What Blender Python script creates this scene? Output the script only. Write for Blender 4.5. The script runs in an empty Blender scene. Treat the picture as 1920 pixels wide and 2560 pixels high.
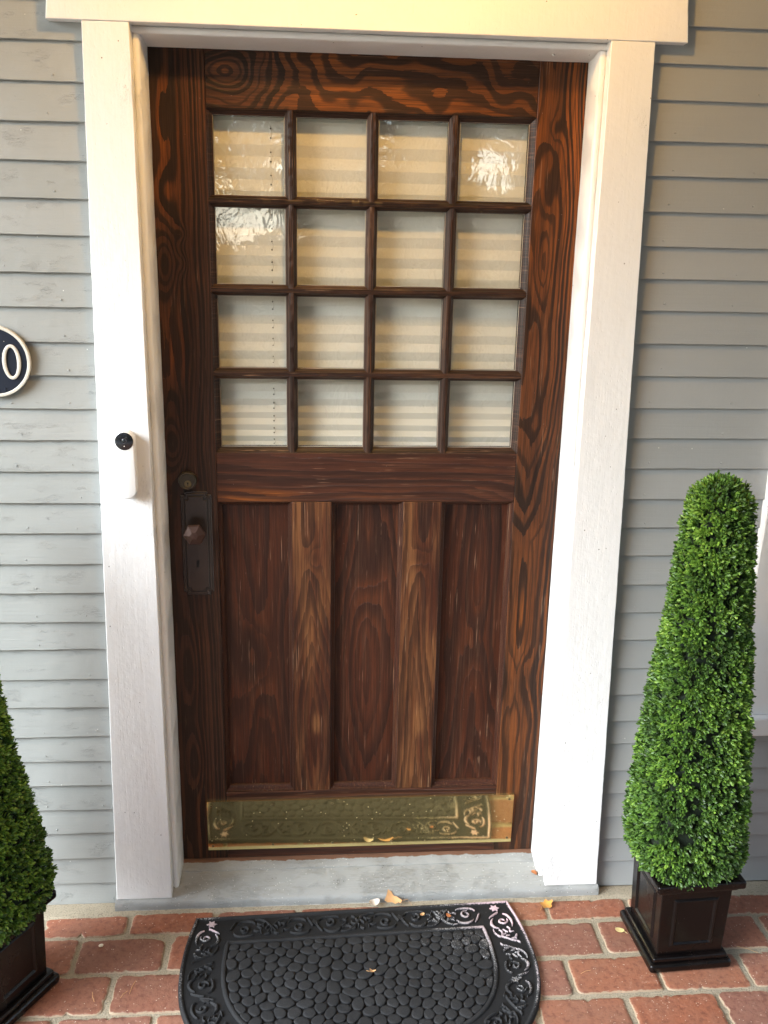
import bpy, bmesh, math, random
import numpy as np
from mathutils import Vector, Matrix
R = math.radians
S = bpy.context.scene
COL = S.collection

# ---------------------------------------------------------------- camera
cam_d = bpy.data.cameras.new('camera')
cam = bpy.data.objects.new('camera', cam_d); COL.objects.link(cam)
ax_r = Vector((0.99698927, -0.07490993, 0.02002231))
ax_u = Vector((0.00138262, 0.27535392, 0.96134193))
ax_f = Vector((0.07752728, 0.95841991, -0.27462848))
mw = Matrix((( ax_r.x, ax_u.x, -ax_f.x, -0.12494658),
             ( ax_r.y, ax_u.y, -ax_f.y, -2.09119438),
             ( ax_r.z, ax_u.z, -ax_f.z, 1.59313291),
             (0, 0, 0, 1)))
cam.matrix_world = mw
cam_d.sensor_fit = 'VERTICAL'; cam_d.sensor_height = 24.0; cam_d.sensor_width = 18.0
cam_d.lens = 2344.02 / 2560 * 24.0
cam_d.clip_start = 0.02; cam_d.clip_end = 500
S.camera = cam

# ---------------------------------------------------------------- sky, sun, exposure
SUN_EL, SUN_AZ = R(31), R(-62)          # azimuth measured from -Y (towards the street), minus = to the left
w = bpy.data.worlds.new('World'); S.world = w; w.use_nodes = True
nt = w.node_tree; nt.nodes.clear()
sky = nt.nodes.new('ShaderNodeTexSky'); sky.sky_type = 'NISHITA'; sky.sun_disc = False
sky.sun_elevation = SUN_EL; sky.air_density = 1.0; sky.dust_density = 1.0; sky.ozone_density = 1.0
sdir = Vector((math.sin(SUN_AZ) * math.cos(SUN_EL), -math.cos(SUN_AZ) * math.cos(SUN_EL), math.sin(SUN_EL)))  # towards the sun
sky.sun_rotation = math.atan2(sdir.x, sdir.y)
hs = nt.nodes.new('ShaderNodeHueSaturation'); hs.inputs['Saturation'].default_value = 0.70
bg = nt.nodes.new('ShaderNodeBackground'); bg.inputs['Strength'].default_value = 0.15
wo = nt.nodes.new('ShaderNodeOutputWorld')
nt.links.new(sky.outputs[0], hs.inputs['Color']); nt.links.new(hs.outputs[0], bg.inputs[0]); nt.links.new(bg.outputs[0], wo.inputs[0])
sl = bpy.data.lights.new('sun', 'SUN'); sl.energy = 2.0; sl.angle = R(38); sl.color = (0.80, 0.91, 1.0)
so = bpy.data.objects.new('sun', sl); COL.objects.link(so)
so.rotation_euler = (-sdir).to_track_quat('-Z', 'Y').to_euler()
S.view_settings.view_transform = 'Standard'; S.view_settings.look = 'None'
S.view_settings.exposure = 2.16; S.view_settings.gamma = 1.0
S.cycles.max_bounces = 10; S.cycles.diffuse_bounces = 4; S.cycles.transparent_max_bounces = 16

# ---------------------------------------------------------------- helpers
rnd = random.Random(7)
rng = np.random.default_rng(11)

class MB:
    """collects vertices, faces and per-vertex attributes for one mesh object"""
    def __init__(s): s.v = []; s.f = []; s.m = []; s.a = {}
    def add(s, vs, fs, mat=0, **at):
        b = len(s.v); s.v += [tuple(p) for p in vs]
        s.f += [tuple(i + b for i in f) for f in fs]; s.m += [mat] * len(fs)
        for k in set(s.a) | set(at):
            L = s.a.setdefault(k, [0.0] * b)
            val = at.get(k, 0.0)
            L += list(val) if hasattr(val, '__len__') else [val] * len(vs)
        return b
    def box(s, x0, x1, y0, y1, z0, z1, mat=0, **at):
        s.add([(x0,y0,z0),(x1,y0,z0),(x1,y1,z0),(x0,y1,z0),(x0,y0,z1),(x1,y0,z1),(x1,y1,z1),(x0,y1,z1)],
              [(0,3,2,1),(4,5,6,7),(0,1,5,4),(1,2,6,5),(2,3,7,6),(3,0,4,7)], mat, **at)
    def build(s, name, mats, parent=None, smooth=False, bevel=0, seg=2, loc=None, angle=35):
        me = bpy.data.meshes.new(name); me.from_pydata(s.v, [], s.f)
        if not isinstance(mats, (list, tuple)): mats = [mats]
        for m in mats: me.materials.append(m)
        me.polygons.foreach_set('material_index', s.m)
        for k, L in s.a.items():
            at = me.attributes.new(k, 'FLOAT', 'POINT'); at.data.foreach_set('value', np.array(L, dtype=np.float32))
        if smooth:
            me.polygons.foreach_set('use_smooth', [True] * len(me.polygons))
            if angle < 180:
                try: me.set_sharp_from_angle(angle=R(angle))
                except Exception: pass
        me.update()
        o = bpy.data.objects.new(name, me); COL.objects.link(o)
        if parent: o.parent = parent
        if loc: o.location = loc
        if bevel:
            md = o.modifiers.new('bevel', 'BEVEL'); md.width = bevel; md.segments = seg; md.limit_method = 'ANGLE'; md.angle_limit = R(40)
        return o

def tag(o, label=None, cat=None, group=None, kind=None):
    for k, v_ in (('label', label), ('category', cat), ('group', group), ('kind', kind)):
        if v_: o[k] = v_
    return o
def thing(name, label, cat, loc=(0, 0, 0), rz=0, group=None):
    o = bpy.data.objects.new(name, None); COL.objects.link(o); o.location = loc; o.rotation_euler = (0, 0, rz)
    o.empty_display_size = 0.1
    return tag(o, label, cat, group)
def part(name, mb, m, parent, label=None, **k):
    o = mb.build(name, m, parent, **k)
    pl = parent.matrix_basis
    return tag(o, label)

def lathe(mb, prof, seg=32, c=(0, 0, 0), axis='y', mat=0, sx=1, sz=1, close=True):
    """prof: (radius, height) along axis; axis 'y' points to the viewer (-y) for growing height"""
    vs = []
    for r_, h in prof:
        for k in range(seg):
            t = 2 * math.pi * k / seg
            if axis == 'y': vs.append((c[0] + sx * r_ * math.cos(t), c[1] - h, c[2] + sz * r_ * math.sin(t)))
            else: vs.append((c[0] + sx * r_ * math.cos(t), c[1] + sz * r_ * math.sin(t), c[2] + h))
    fs = []
    for i in range(len(prof) - 1):
        for k in range(seg):
            a, b = i * seg + k, i * seg + (k + 1) % seg
            fs.append((a, b, b + seg, a + seg))
    if close:
        fs.append(tuple(range((len(prof) - 1) * seg, len(prof) * seg)))
    mb.add(vs, fs, mat)

def vnoise(x, y=0.0, z=0.0, seed=0):
    """cheap smooth value noise, arrays ok, range about -1..1"""
    x, y, z = np.broadcast_arrays(np.asarray(x, float), np.asarray(y, float), np.asarray(z, float))
    xi, yi, zi = np.floor(x).astype(np.int64), np.floor(y).astype(np.int64), np.floor(z).astype(np.int64)
    fx, fy, fz = x - xi, y - yi, z - zi
    fx, fy, fz = [t * t * (3 - 2 * t) for t in (fx, fy, fz)]
    def h(a, b, c):
        n = (a * 374761393 + b * 668265263 + c * 2147483647 + seed * 974711) & 0xffffffff
        n = ((n ^ (n >> 13)) * 1274126177) & 0xffffffff
        return ((n ^ (n >> 16)) & 0xffff) / 32767.5 - 1
    r_ = 0
    for dx in (0, 1):
        for dy in (0, 1):
            for dz in (0, 1):
                wgt = (fx if dx else 1 - fx) * (fy if dy else 1 - fy) * (fz if dz else 1 - fz)
                r_ = r_ + wgt * h(xi + dx, yi + dy, zi + dz)
    return r_
def fbm(x, y=0.0, z=0.0, seed=0, o=3):
    r_, a = 0, 1.0
    for i in range(o):
        r_ = r_ + a * vnoise(np.asarray(x) * 2 ** i, np.asarray(y) * 2 ** i, np.asarray(z) * 2 ** i, seed + i); a *= .5
    return r_ / 1.6

# ---------------------------------------------------------------- material helpers
class NT:
    def __init__(s, name):
        s.m = bpy.data.materials.new(name); s.m.use_nodes = True
        s.t = s.m.node_tree; s.t.nodes.clear()
        s.out = s.n('ShaderNodeOutputMaterial')
    def n(s, typ, ins=None, **kw):
        nd = s.t.nodes.new(typ)
        for k, v_ in kw.items(): setattr(nd, k, v_)
        for k, v_ in (ins or {}).items():
            if isinstance(v_, bpy.types.NodeSocket): s.t.links.new(v_, nd.inputs[k])
            elif isinstance(v_, bpy.types.Node): s.t.links.new(v_.outputs[0], nd.inputs[k])
            else: nd.inputs[k].default_value = v_
        return nd
    def math(s, op, a, b=0.0, c=None, clamp=False):
        d = {0: a, 1: b}
        if c is not None: d[2] = c
        return s.n('ShaderNodeMath', d, operation=op, use_clamp=clamp).outputs[0]
    def coord(s, scale=(1, 1, 1), loc=(0, 0, 0), kind='Object'):
        tc = s.n('ShaderNodeTexCoord')
        return s.n('ShaderNodeMapping', {'Vector': tc.outputs[kind], 'Scale': scale, 'Location': loc}).outputs[0]
    def noise(s, vec, scale=5, detail=4, rough=.55, dist=0):
        return s.n('ShaderNodeTexNoise', {'Vector': vec, 'Scale': scale, 'Detail': detail, 'Roughness': rough, 'Distortion': dist}).outputs[0]
    def vor(s, vec, scale=5, feature='F1', rand=1.0):
        nd = s.n('ShaderNodeTexVoronoi', {'Vector': vec, 'Scale': scale, 'Randomness': rand}, feature=feature)
        return nd
    def ramp(s, fac, stops, interp='LINEAR'):
        nd = s.n('ShaderNodeValToRGB', {'Fac': fac}); cr = nd.color_ramp; cr.interpolation = interp
        while len(cr.elements) < len(stops): cr.elements.new(0.5)
        for e, (p, c) in zip(cr.elements, stops):
            e.position = p; e.color = (c, c, c, 1) if isinstance(c, (int, float)) else (*c, 1)
        return nd.outputs[0]
    def mix(s, fac, a, b, blend='MIX'):
        nd = s.n('ShaderNodeMix', data_type='RGBA', blend_type=blend)
        for key, v_ in ((0, fac), (6, a), (7, b)):
            if isinstance(v_, bpy.types.NodeSocket): s.t.links.new(v_, nd.inputs[key])
            elif isinstance(v_, (int, float)): nd.inputs[key].default_value = v_ if key == 0 else (v_, v_, v_, 1)
            else: nd.inputs[key].default_value = (*v_, 1)
        return nd.outputs[2]
    def attr(s, name): return s.n('ShaderNodeAttribute', attribute_name=name).outputs['Fac']
    def bump(s, h, dist=.002, strength=1.0, normal=None):
        d = {'Height': h, 'Distance': dist, 'Strength': strength}
        if normal is not None: d['Normal'] = normal
        return s.n('ShaderNodeBump', d).outputs[0]
    def bsdf(s, color, rough=.5, metal=0, normal=None, spec=.5, coat=0, coat_r=.1, emit=None, es=0, trans=0):
        d = {'Base Color': color if isinstance(color, bpy.types.NodeSocket) else (*color, 1), 'Roughness': rough, 'Metallic': metal,
             'Specular IOR Level': spec, 'Coat Weight': coat, 'Coat Roughness': coat_r}
        if normal is not None: d['Normal'] = normal
        if emit: d['Emission Color'] = (*emit, 1); d['Emission Strength'] = es
        b = s.n('ShaderNodeBsdfPrincipled', d)
        s.t.links.new(b.outputs[0], s.out.inputs[0]); return b

# ---------------------------------------------------------------- materials
def mat_white():
    k = NT('white_paint')
    c = k.coord((1, 1, 1))
    brush = k.noise(k.coord((160, 160, 9)), 1.0, 3, .6)
    cloud = k.noise(c, 5, 4)
    dots = k.vor(c, 55).outputs['Distance']
    dsel = k.noise(c, 26, 2)
    chip = k.math('MULTIPLY', k.math('LESS_THAN', dots, .075), k.math('GREATER_THAN', dsel, .60))
    crk = k.noise(k.coord((150, 150, 20)), 1.0, 5, .72, .6)
    crack = k.math('MULTIPLY', k.ramp(k.math('ABSOLUTE', k.math('SUBTRACT', crk, .5)), [(0, 1.0), (.012, 0.0)]),
                   k.ramp(k.noise(c, 3.3, 3), [(.62, 0.0), (.70, 1.0)]))
    col = k.mix(cloud, (.82, .82, .815), (.77, .77, .76))
    col = k.mix(k.math('MULTIPLY', crack, .30), col, (.34, .33, .31))
    col = k.mix(chip, col, (.20, .18, .16))
    pits = k.ramp(k.vor(k.coord((1, 1, .6)), 120).outputs['Distance'], [(.0, 0.0), (.22, 1.0)])
    h = k.math('ADD', k.math('MULTIPLY', brush, .34), k.math('MULTIPLY', pits, .20))
    h = k.math('ADD', h, k.math('MULTIPLY', k.noise(c, 38, 3), .9))
    h = k.math('SUBTRACT', h, k.math('MULTIPLY', crack, .5)); h = k.math('SUBTRACT', h, chip)
    k.bsdf(col, .36, normal=k.bump(h, .0015, .9), spec=.45)
    return k.m
M = {}
M['white'] = mat_white()

def mat_siding(name, c1, c2, crackamt, rough):
    k = NT(name)
    c = k.coord()
    zrow = k.attr('row')
    off = k.n('ShaderNodeCombineXYZ', {'X': k.math('MULTIPLY', zrow, 3.17), 'Y': k.math('MULTIPLY', zrow, 1.31), 'Z': zrow}).outputs[0]
    tc = k.n('ShaderNodeTexCoord').outputs['Object']
    p = k.n('ShaderNodeVectorMath', {0: tc, 1: off}, operation='ADD').outputs[0]
    def st(sc): return k.n('ShaderNodeMapping', {'Vector': p, 'Scale': sc}).outputs[0]
    cloud = k.noise(st((2, 2, 5)), 1.5, 4)
    grain = k.noise(st((7, 7, 230)), 1.0, 4, .65)
    crk = k.noise(st((34, 34, 420)), 1.0, 5, .7, .4)
    crack = k.math('MULTIPLY', k.ramp(k.math('ABSOLUTE', k.math('SUBTRACT', crk, .5)), [(0, 1.0), (.012, 0.0)]),
                   k.ramp(k.noise(st((14, 14, 40)), 1.0, 3), [(.54, 0.0), (.66, 1.0)]))
    crack = k.math('MULTIPLY', crack, crackamt)
    specks = k.math('MULTIPLY', k.math('LESS_THAN', k.vor(p, 42).outputs['Distance'], .05), k.math('GREATER_THAN', k.noise(p, 17, 1), .62))
    rowv = k.n('ShaderNodeTexWhiteNoise', {'W': zrow}, noise_dimensions='1D').outputs[0]
    col = k.mix(cloud, c1, c2)
    col = k.mix(k.math('MULTIPLY', rowv, .16), col, (.46, .46, .45))
    col = k.mix(k.math('MULTIPLY', crack, .24), col, (.12, .12, .12))
    col = k.mix(k.math('MULTIPLY', specks, .8), col, (.75, .75, .73))
    vert = k.noise(st((170, 170, 6)), 1.0, 3, .6)
    h = k.math('ADD', k.math('MULTIPLY', grain, .5 + .3 * crackamt), k.math('MULTIPLY', vert, .25))
    h = k.math('ADD', h, k.math('MULTIPLY', k.noise(p, 30, 3), .9 * (.4 + crackamt)))
    h = k.math('SUBTRACT', h, crack)
    k.bsdf(col, rough, normal=k.bump(h, .0010, .8), spec=.5)
    return k.m
M['siding_old'] = mat_siding('weathered_grey_paint', (.308, .318, .304), (.270, .283, .272), 1.0, .42)
M['siding_new'] = mat_siding('grey_paint', (.295, .305, .302), (.272, .284, .284), .12, .45)

def mat_wood(name, axis, dull, bright, dark, late=.5, sharp=.10, rough=.36, scratch=.25, fine=.35, amp=.55, bumpd=.0008):
    """stained fir: bands of the ring field g, warped a little; tone picks dull or bright earlywood; wear adds bare ochre"""
    k = NT(name)
    fine_sc, mid_sc, pore_sc = ((9, 9, 420), (3.0, 3.0, 22), (26, 26, 900)) if axis == 'x' else ((420, 420, 9), (22, 22, 3.0), (900, 900, 26))
    g = k.attr('g'); tone = k.attr('tone'); wear = k.attr('wear')
    off = k.attr('seed')
    tc = k.n('ShaderNodeTexCoord').outputs['Object']
    offv = k.n('ShaderNodeCombineXYZ', {'X': off, 'Y': off, 'Z': off}).outputs[0]
    p = k.n('ShaderNodeVectorMath', {0: tc, 1: offv}, operation='ADD').outputs[0]
    def st(sc): return k.n('ShaderNodeMapping', {'Vector': p, 'Scale': sc}).outputs[0]
    mid = k.noise(st(mid_sc), 1.6, 5, .62)
    jag = k.noise(st(tuple(a * .30 for a in fine_sc)), 1.0, 4, .7)
    gg = k.math('ADD', g, k.math('MULTIPLY', k.math('SUBTRACT', mid, .5), amp))
    warp2 = k.noise(st(tuple(a * .45 for a in mid_sc)), 1.0, 4, .6)
    gg = k.math('ADD', gg, k.math('MULTIPLY', k.math('SUBTRACT', warp2, .5), amp * 1.3))
    gg = k.math('ADD', gg, k.math('MULTIPLY', k.math('SUBTRACT', jag, .5), .42))
    cell = k.math('FLOOR', gg); fr = k.math('FRACT', gg)
    # every ring has its own share of dark latewood
    lv = k.n('ShaderNodeTexWhiteNoise', {'W': cell}, noise_dimensions='1D').outputs[0]
    lt = k.math('ADD', k.math('MULTIPLY', lv, .44), late - .20)
    lt = k.math('ADD', lt, k.math('MULTIPLY', k.math('SUBTRACT', k.noise(st((5, 5, 5)), 1.0, 3), .5), .7))
    fr2 = k.math('SUBTRACT', fr, k.math('SUBTRACT', 1.0, lt))
    band = k.ramp(k.math('ADD', fr2, .5), [(.5 - sharp, 0.0), (.5 + sharp * .15, .80), (.5 + sharp, 1.0)])
    band = k.math('MULTIPLY', band, k.math('ADD', k.math('MULTIPLY', lv, .32), .68), clamp=True)
    pore = k.noise(st(pore_sc), 1.0, 3, .6)
    finen = k.noise(st(fine_sc), 1.0, 4, .7)
    blot = k.noise(st((6, 6, 6)), 1.0, 4, .6)
    tone2 = k.math('ADD', tone, k.math('MULTIPLY', k.math('SUBTRACT', blot, .5), .55), clamp=True)
    early = k.mix(tone2, dull, bright)
    early = k.mix(k.math('MULTIPLY', finen, fine), early, tuple(a * .42 for a in dull))
    streak = k.noise(st(tuple(a * .42 for a in fine_sc)), 1.0, 5, .75)
    early = k.mix(k.ramp(streak, [(.42, .62), (.56, 0.0)]), early, tuple(a * 2.2 for a in dark))
    early = k.mix(k.ramp(k.noise(st(tuple(a * .5 for a in mid_sc)), 1.0, 4, .6), [(.40, .55), (.58, 0.0)]), early, tuple(a * .55 for a in dull))
    latec = k.mix(finen, dark, tuple(a * 1.9 for a in dark))
    latec = k.mix(k.math('MULTIPLY', tone2, .16), latec, dull)
    col = k.mix(band, early, latec)
    col = k.mix(k.math('MULTIPLY', k.ramp(pore, [(.30, 1.0), (.45, 0.0)]), .45), col, tuple(a * .5 for a in dark))
    # bare worn wood
    wn = k.math('ADD', k.math('MULTIPLY', finen, .8), k.math('MULTIPLY', mid, .7))
    wsel = k.math('SUBTRACT', k.math('ADD', wear, wn), 1.10)
    wsel = k.ramp(wsel, [(.0, 0.0), (.30, 1.0)])
    ochre = k.mix(band, (.205, .088, .034), (.090, .038, .017))
    col = k.mix(k.math('MULTIPLY', wsel, .85), col, ochre)
    # fine pale scratches
    sc1 = k.noise(st(tuple(a * .75 for a in fine_sc)), 1.0, 2, .5)
    scs = k.math('MULTIPLY', k.ramp(sc1, [(.655, 0.0), (.70, 1.0)]), k.ramp(k.noise(st((14, 14, 14)), 1.0, 3), [(.48, 0.0), (.62, 1.0)]))
    col = k.mix(k.math('MULTIPLY', scs, scratch), col, (.42, .25, .15))
    st2 = k.noise(st(tuple(a * .62 for a in fine_sc)), 1.0, 3, .65)
    col = k.mix(k.math('MULTIPLY', k.ramp(st2, [(.54, 0.0), (.66, 1.0)]), scratch * .28), col, (.235, .115, .060))
    col = k.mix(k.math('MULTIPLY', k.ramp(st2, [(.34, 1.0), (.45, 0.0)]), .45), col, tuple(a * .7 for a in dark))
    dust = k.math('MULTIPLY', k.math('LESS_THAN', k.vor(p, 85).outputs['Distance'], .045), k.math('GREATER_THAN', k.noise(p, 30, 1), .64))
    col = k.mix(k.math('MULTIPLY', dust, .55), col, (.5, .42, .35))
    h = k.math('ADD', k.math('MULTIPLY', band, .55), k.math('MULTIPLY', finen, .55)); h = k.math('ADD', h, k.math('MULTIPLY', pore, .25))
    rr = k.math('ADD', k.math('MULTIPLY', blot, .22), rough - .08)
    k.bsdf(col, rr, normal=k.bump(h, bumpd, .8), spec=.27)
    return k.m
DULL, BRT, DRK = (.070, .029, .017), (.300, .088, .017), (.0125, .0074, .0050)
M['wood_x'] = mat_wood('stained_fir_horizontal', 'x', DULL, BRT, DRK, late=.44)
M['wood_z'] = mat_wood('stained_fir_vertical', 'z', DULL, BRT, DRK, late=.44)
RED = (.086, .0250, .0125)
M['panel_z'] = mat_wood('stained_fir_panel', 'z', RED, (.180, .058, .021), (.018, .0085, .0060), late=.42, sharp=.35, scratch=.55, fine=.5, amp=1.1)
M['panel_x'] = mat_wood('stained_fir_rail', 'x', (.080, .029, .018), (.44, .135, .026), (.022, .0100, .0070), late=.4, sharp=.3, scratch=.45, fine=.5, amp=.9)
M['muntin_x'] = mat_wood('stained_bar_horizontal', 'x', (.052, .022, .014), (.13, .05, .018), (.010, .006, .0045), late=.5, scratch=.6, fine=.6, amp=1.0)
M['muntin_z'] = mat_wood('stained_bar_vertical', 'z', (.052, .022, .014), (.13, .05, .018), (.010, .006, .0045), late=.5, scratch=.6, fine=.6, amp=1.0)

def simple(name, col, rough=.5, metal=0, bumps=None, spec=.5, coat=0, var=None):
    k = NT(name); nrm = None; c_ = col
    if var:
        n_ = k.noise(k.coord(), var[0], 4); c_ = k.mix(n_, col, var[1])
    if bumps: nrm = k.bump(k.noise(k.coord(), bumps[0], 4), bumps[1], .7)
    k.bsdf(c_, rough, metal, nrm, spec, coat); return k.m
M['bronze'] = simple('dark_bronze', (.030, .0225, .0195), .27, .2, (90, .0004), .5, 0, (30, (.044, .032, .027)))
M['knob'] = simple('worn_bronze', (.050, .026, .019), .42, .45, (70, .0003), .5, 0, (40, (.070, .036, .028)))
M['lock_ring'] = simple('worn_lock_ring', (.050, .044, .036), .36, .5, (90, .0003), .5, 0, (60, (.085, .075, .06)))
M['brass_old'] = simple('old_brass', (.20, .16, .09), .35, .8, (200, .0002))
M['black'] = simple('hole_black', (.004, .004, .004), .8)
M['shell'] = simple('white_plastic', (.82, .82, .81), .32)
M['lens'] = simple('black_plastic', (.012, .013, .016), .18, coat=.5)
M['lens_ring'] = simple('lens_ring', (.05, .05, .055), .2)
M['plaque_black'] = simple('black_enamel', (.014, .018, .030), .33, 0, (160, .0004), .5)
M['cream'] = simple('cream_enamel', (.68, .65, .56), .45, 0, (260, .0012), .5, 0, (120, (.50, .48, .42)))
M['putty'] = simple('pale_putty', (.55, .50, .42), .6)
M['cord'] = simple('cord', (.42, .36, .27), .7)
M['interior'] = simple('interior_wall', (.22, .11, .04), .7)
M['ceiling'] = simple('ceiling_paint', (.40, .42, .43), .5)
M['steel'] = simple('window_frame_paint', (.72, .74, .76), .35)
M['dark_glass'] = simple('dark_window_glass', (.02, .025, .03), .04)

def mat_brass():
    k = NT('brass_plate')
    c = k.coord()
    n1 = k.noise(c, 9, 4); n2 = k.noise(k.coord((4, 4, 60)), 1, 4, .7)
    sp = k.math('MULTIPLY', k.math('LESS_THAN', k.vor(c, 95).outputs['Distance'], .11), k.math('GREATER_THAN', k.noise(c, 20, 3), .545))
    col = k.mix(n1, (.92, .73, .32), (.86, .69, .32))
    r_ = k.math('ADD', k.math('MULTIPLY', n2, .06), .03)
    metal = k.math('SUBTRACT', .93, k.math('MULTIPLY', sp, .7))
    col = k.mix(sp, col, (.62, .50, .28))
    r_ = k.math('ADD', r_, k.math('MULTIPLY', sp, .35))
    k.bsdf(col, r_, metal, k.bump(n1, .0006, .35), .5)
    return k.m
M['brass'] = mat_brass()

def mat_glass():
    k = NT('old_window_glass')
    wv = k.noise(k.coord((1, 1, .55)), 20, 3, .55, .9)
    off = k.attr('seed')
    nrm = k.bump(wv, .0005, 1.0)
    lw = k.n('ShaderNodeLayerWeight', {'Blend': .5, 'Normal': nrm}).outputs['Facing']
    fac = k.math('ADD', k.math('MULTIPLY', k.math('POWER', lw, 5.0), .9), .16, clamp=True)
    tr = k.n('ShaderNodeBsdfTransparent', {'Color': (.93, .95, .93, 1)})
    gl = k.n('ShaderNodeBsdfGlossy', {'Color': (1, 1, 1, 1), 'Roughness': .015, 'Normal': nrm})
    mx = k.n('ShaderNodeMixShader', {0: fac, 1: tr.outputs[0], 2: gl.outputs[0]})
    k.t.links.new(mx.outputs[0], k.out.inputs[0]); return k.m
M['glass'] = mat_glass()

def mat_shade():
    k = NT('pleated_shade_fabric')
    n_ = k.noise(k.coord((60, 60, 60)), 6, 3)
    col = k.mix(n_, (.86, .81, .735), (.82, .77, .69))
    b = k.bsdf(col, .9, spec=.1, normal=k.bump(n_, .0003, .5))
    return k.m
M['shade'] = mat_shade()

def mat_brick():
    k = NT('red_clay_brick')
    c = k.coord(); rv = k.attr('rv'); rv2 = k.attr('rv2')
    n1 = k.noise(c, 14, 5, .6); n2 = k.noise(c, 70, 5, .7)
    base = k.ramp(rv, [(0, (.215, .080, .052)), (.25, (.335, .096, .040)), (.5, (.250, .100, .070)), (.75, (.375, .125, .052)), (1, (.250, .082, .050))])
    col = k.mix(k.math('MULTIPLY', n1, .75), base, (.20, .125, .09))
    mot = k.ramp(n2, [(.36, 1.0), (.50, 0.0)])
    col = k.mix(k.math('MULTIPLY', mot, .50), col, (.105, .036, .026))
    pale = k.math('MULTIPLY', k.ramp(n2, [(.58, 0.0), (.68, 1.0)]), k.ramp(k.noise(c, 9, 4), [(.45, .15), (.65, 1.0)]))
    col = k.mix(k.math('MULTIPLY', pale, .50), col, (.48, .33, .26))
    v1 = k.vor(c, 150).outputs['Distance']
    sand = k.math('MULTIPLY', k.math('LESS_THAN', v1, .16), k.math('GREATER_THAN', k.noise(c, 45, 2), .54))
    col = k.mix(k.math('MULTIPLY', sand, .85), col, (.62, .52, .42))
    dk = k.math('MULTIPLY', k.math('LESS_THAN', k.vor(c, 150).outputs['Distance'], .13), k.math('GREATER_THAN', k.noise(c, 38, 2), .63))
    col = k.mix(k.math('MULTIPLY', dk, .8), col, (.02, .015, .012))
    edge = k.attr('edge')
    en = k.math('ADD', edge, k.math('MULTIPLY', k.math('SUBTRACT', n2, .5), 1.3))
    col = k.mix(k.ramp(en, [(.55, 0.0), (.75, .75)]), col, (.36, .29, .20))
    h = k.math('ADD', k.math('MULTIPLY', n2, .8), k.math('MULTIPLY', n1, .8)); h = k.math('SUBTRACT', h, k.math('MULTIPLY', dk, .8))
    k.bsdf(col, .62, normal=k.bump(h, .0026, .9), spec=.35)
    return k.m
M['brick'] = mat_brick()
def mat_mortar():
    k = NT('sandy_mortar')
    c = k.coord(); n1 = k.noise(c, 22, 5, .65); n2 = k.noise(c, 260, 3, .7)
    col = k.mix(n1, (.41, .355, .265), (.27, .235, .17))
    col = k.mix(k.ramp(n2, [(.35, .7), (.5, 0.0)]), col, (.17, .14, .10))
    dk = k.math('MULTIPLY', k.math('LESS_THAN', k.vor(c, 110).outputs['Distance'], .12), k.math('GREATER_THAN', k.noise(c, 30, 2), .62))
    col = k.mix(dk, col, (.06, .05, .04))
    k.bsdf(col, .9, normal=k.bump(k.math('ADD', n2, k.math('MULTIPLY', n1, 1.4)), .003, .9), spec=.2)
    return k.m
M['mortar'] = mat_mortar()

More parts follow.
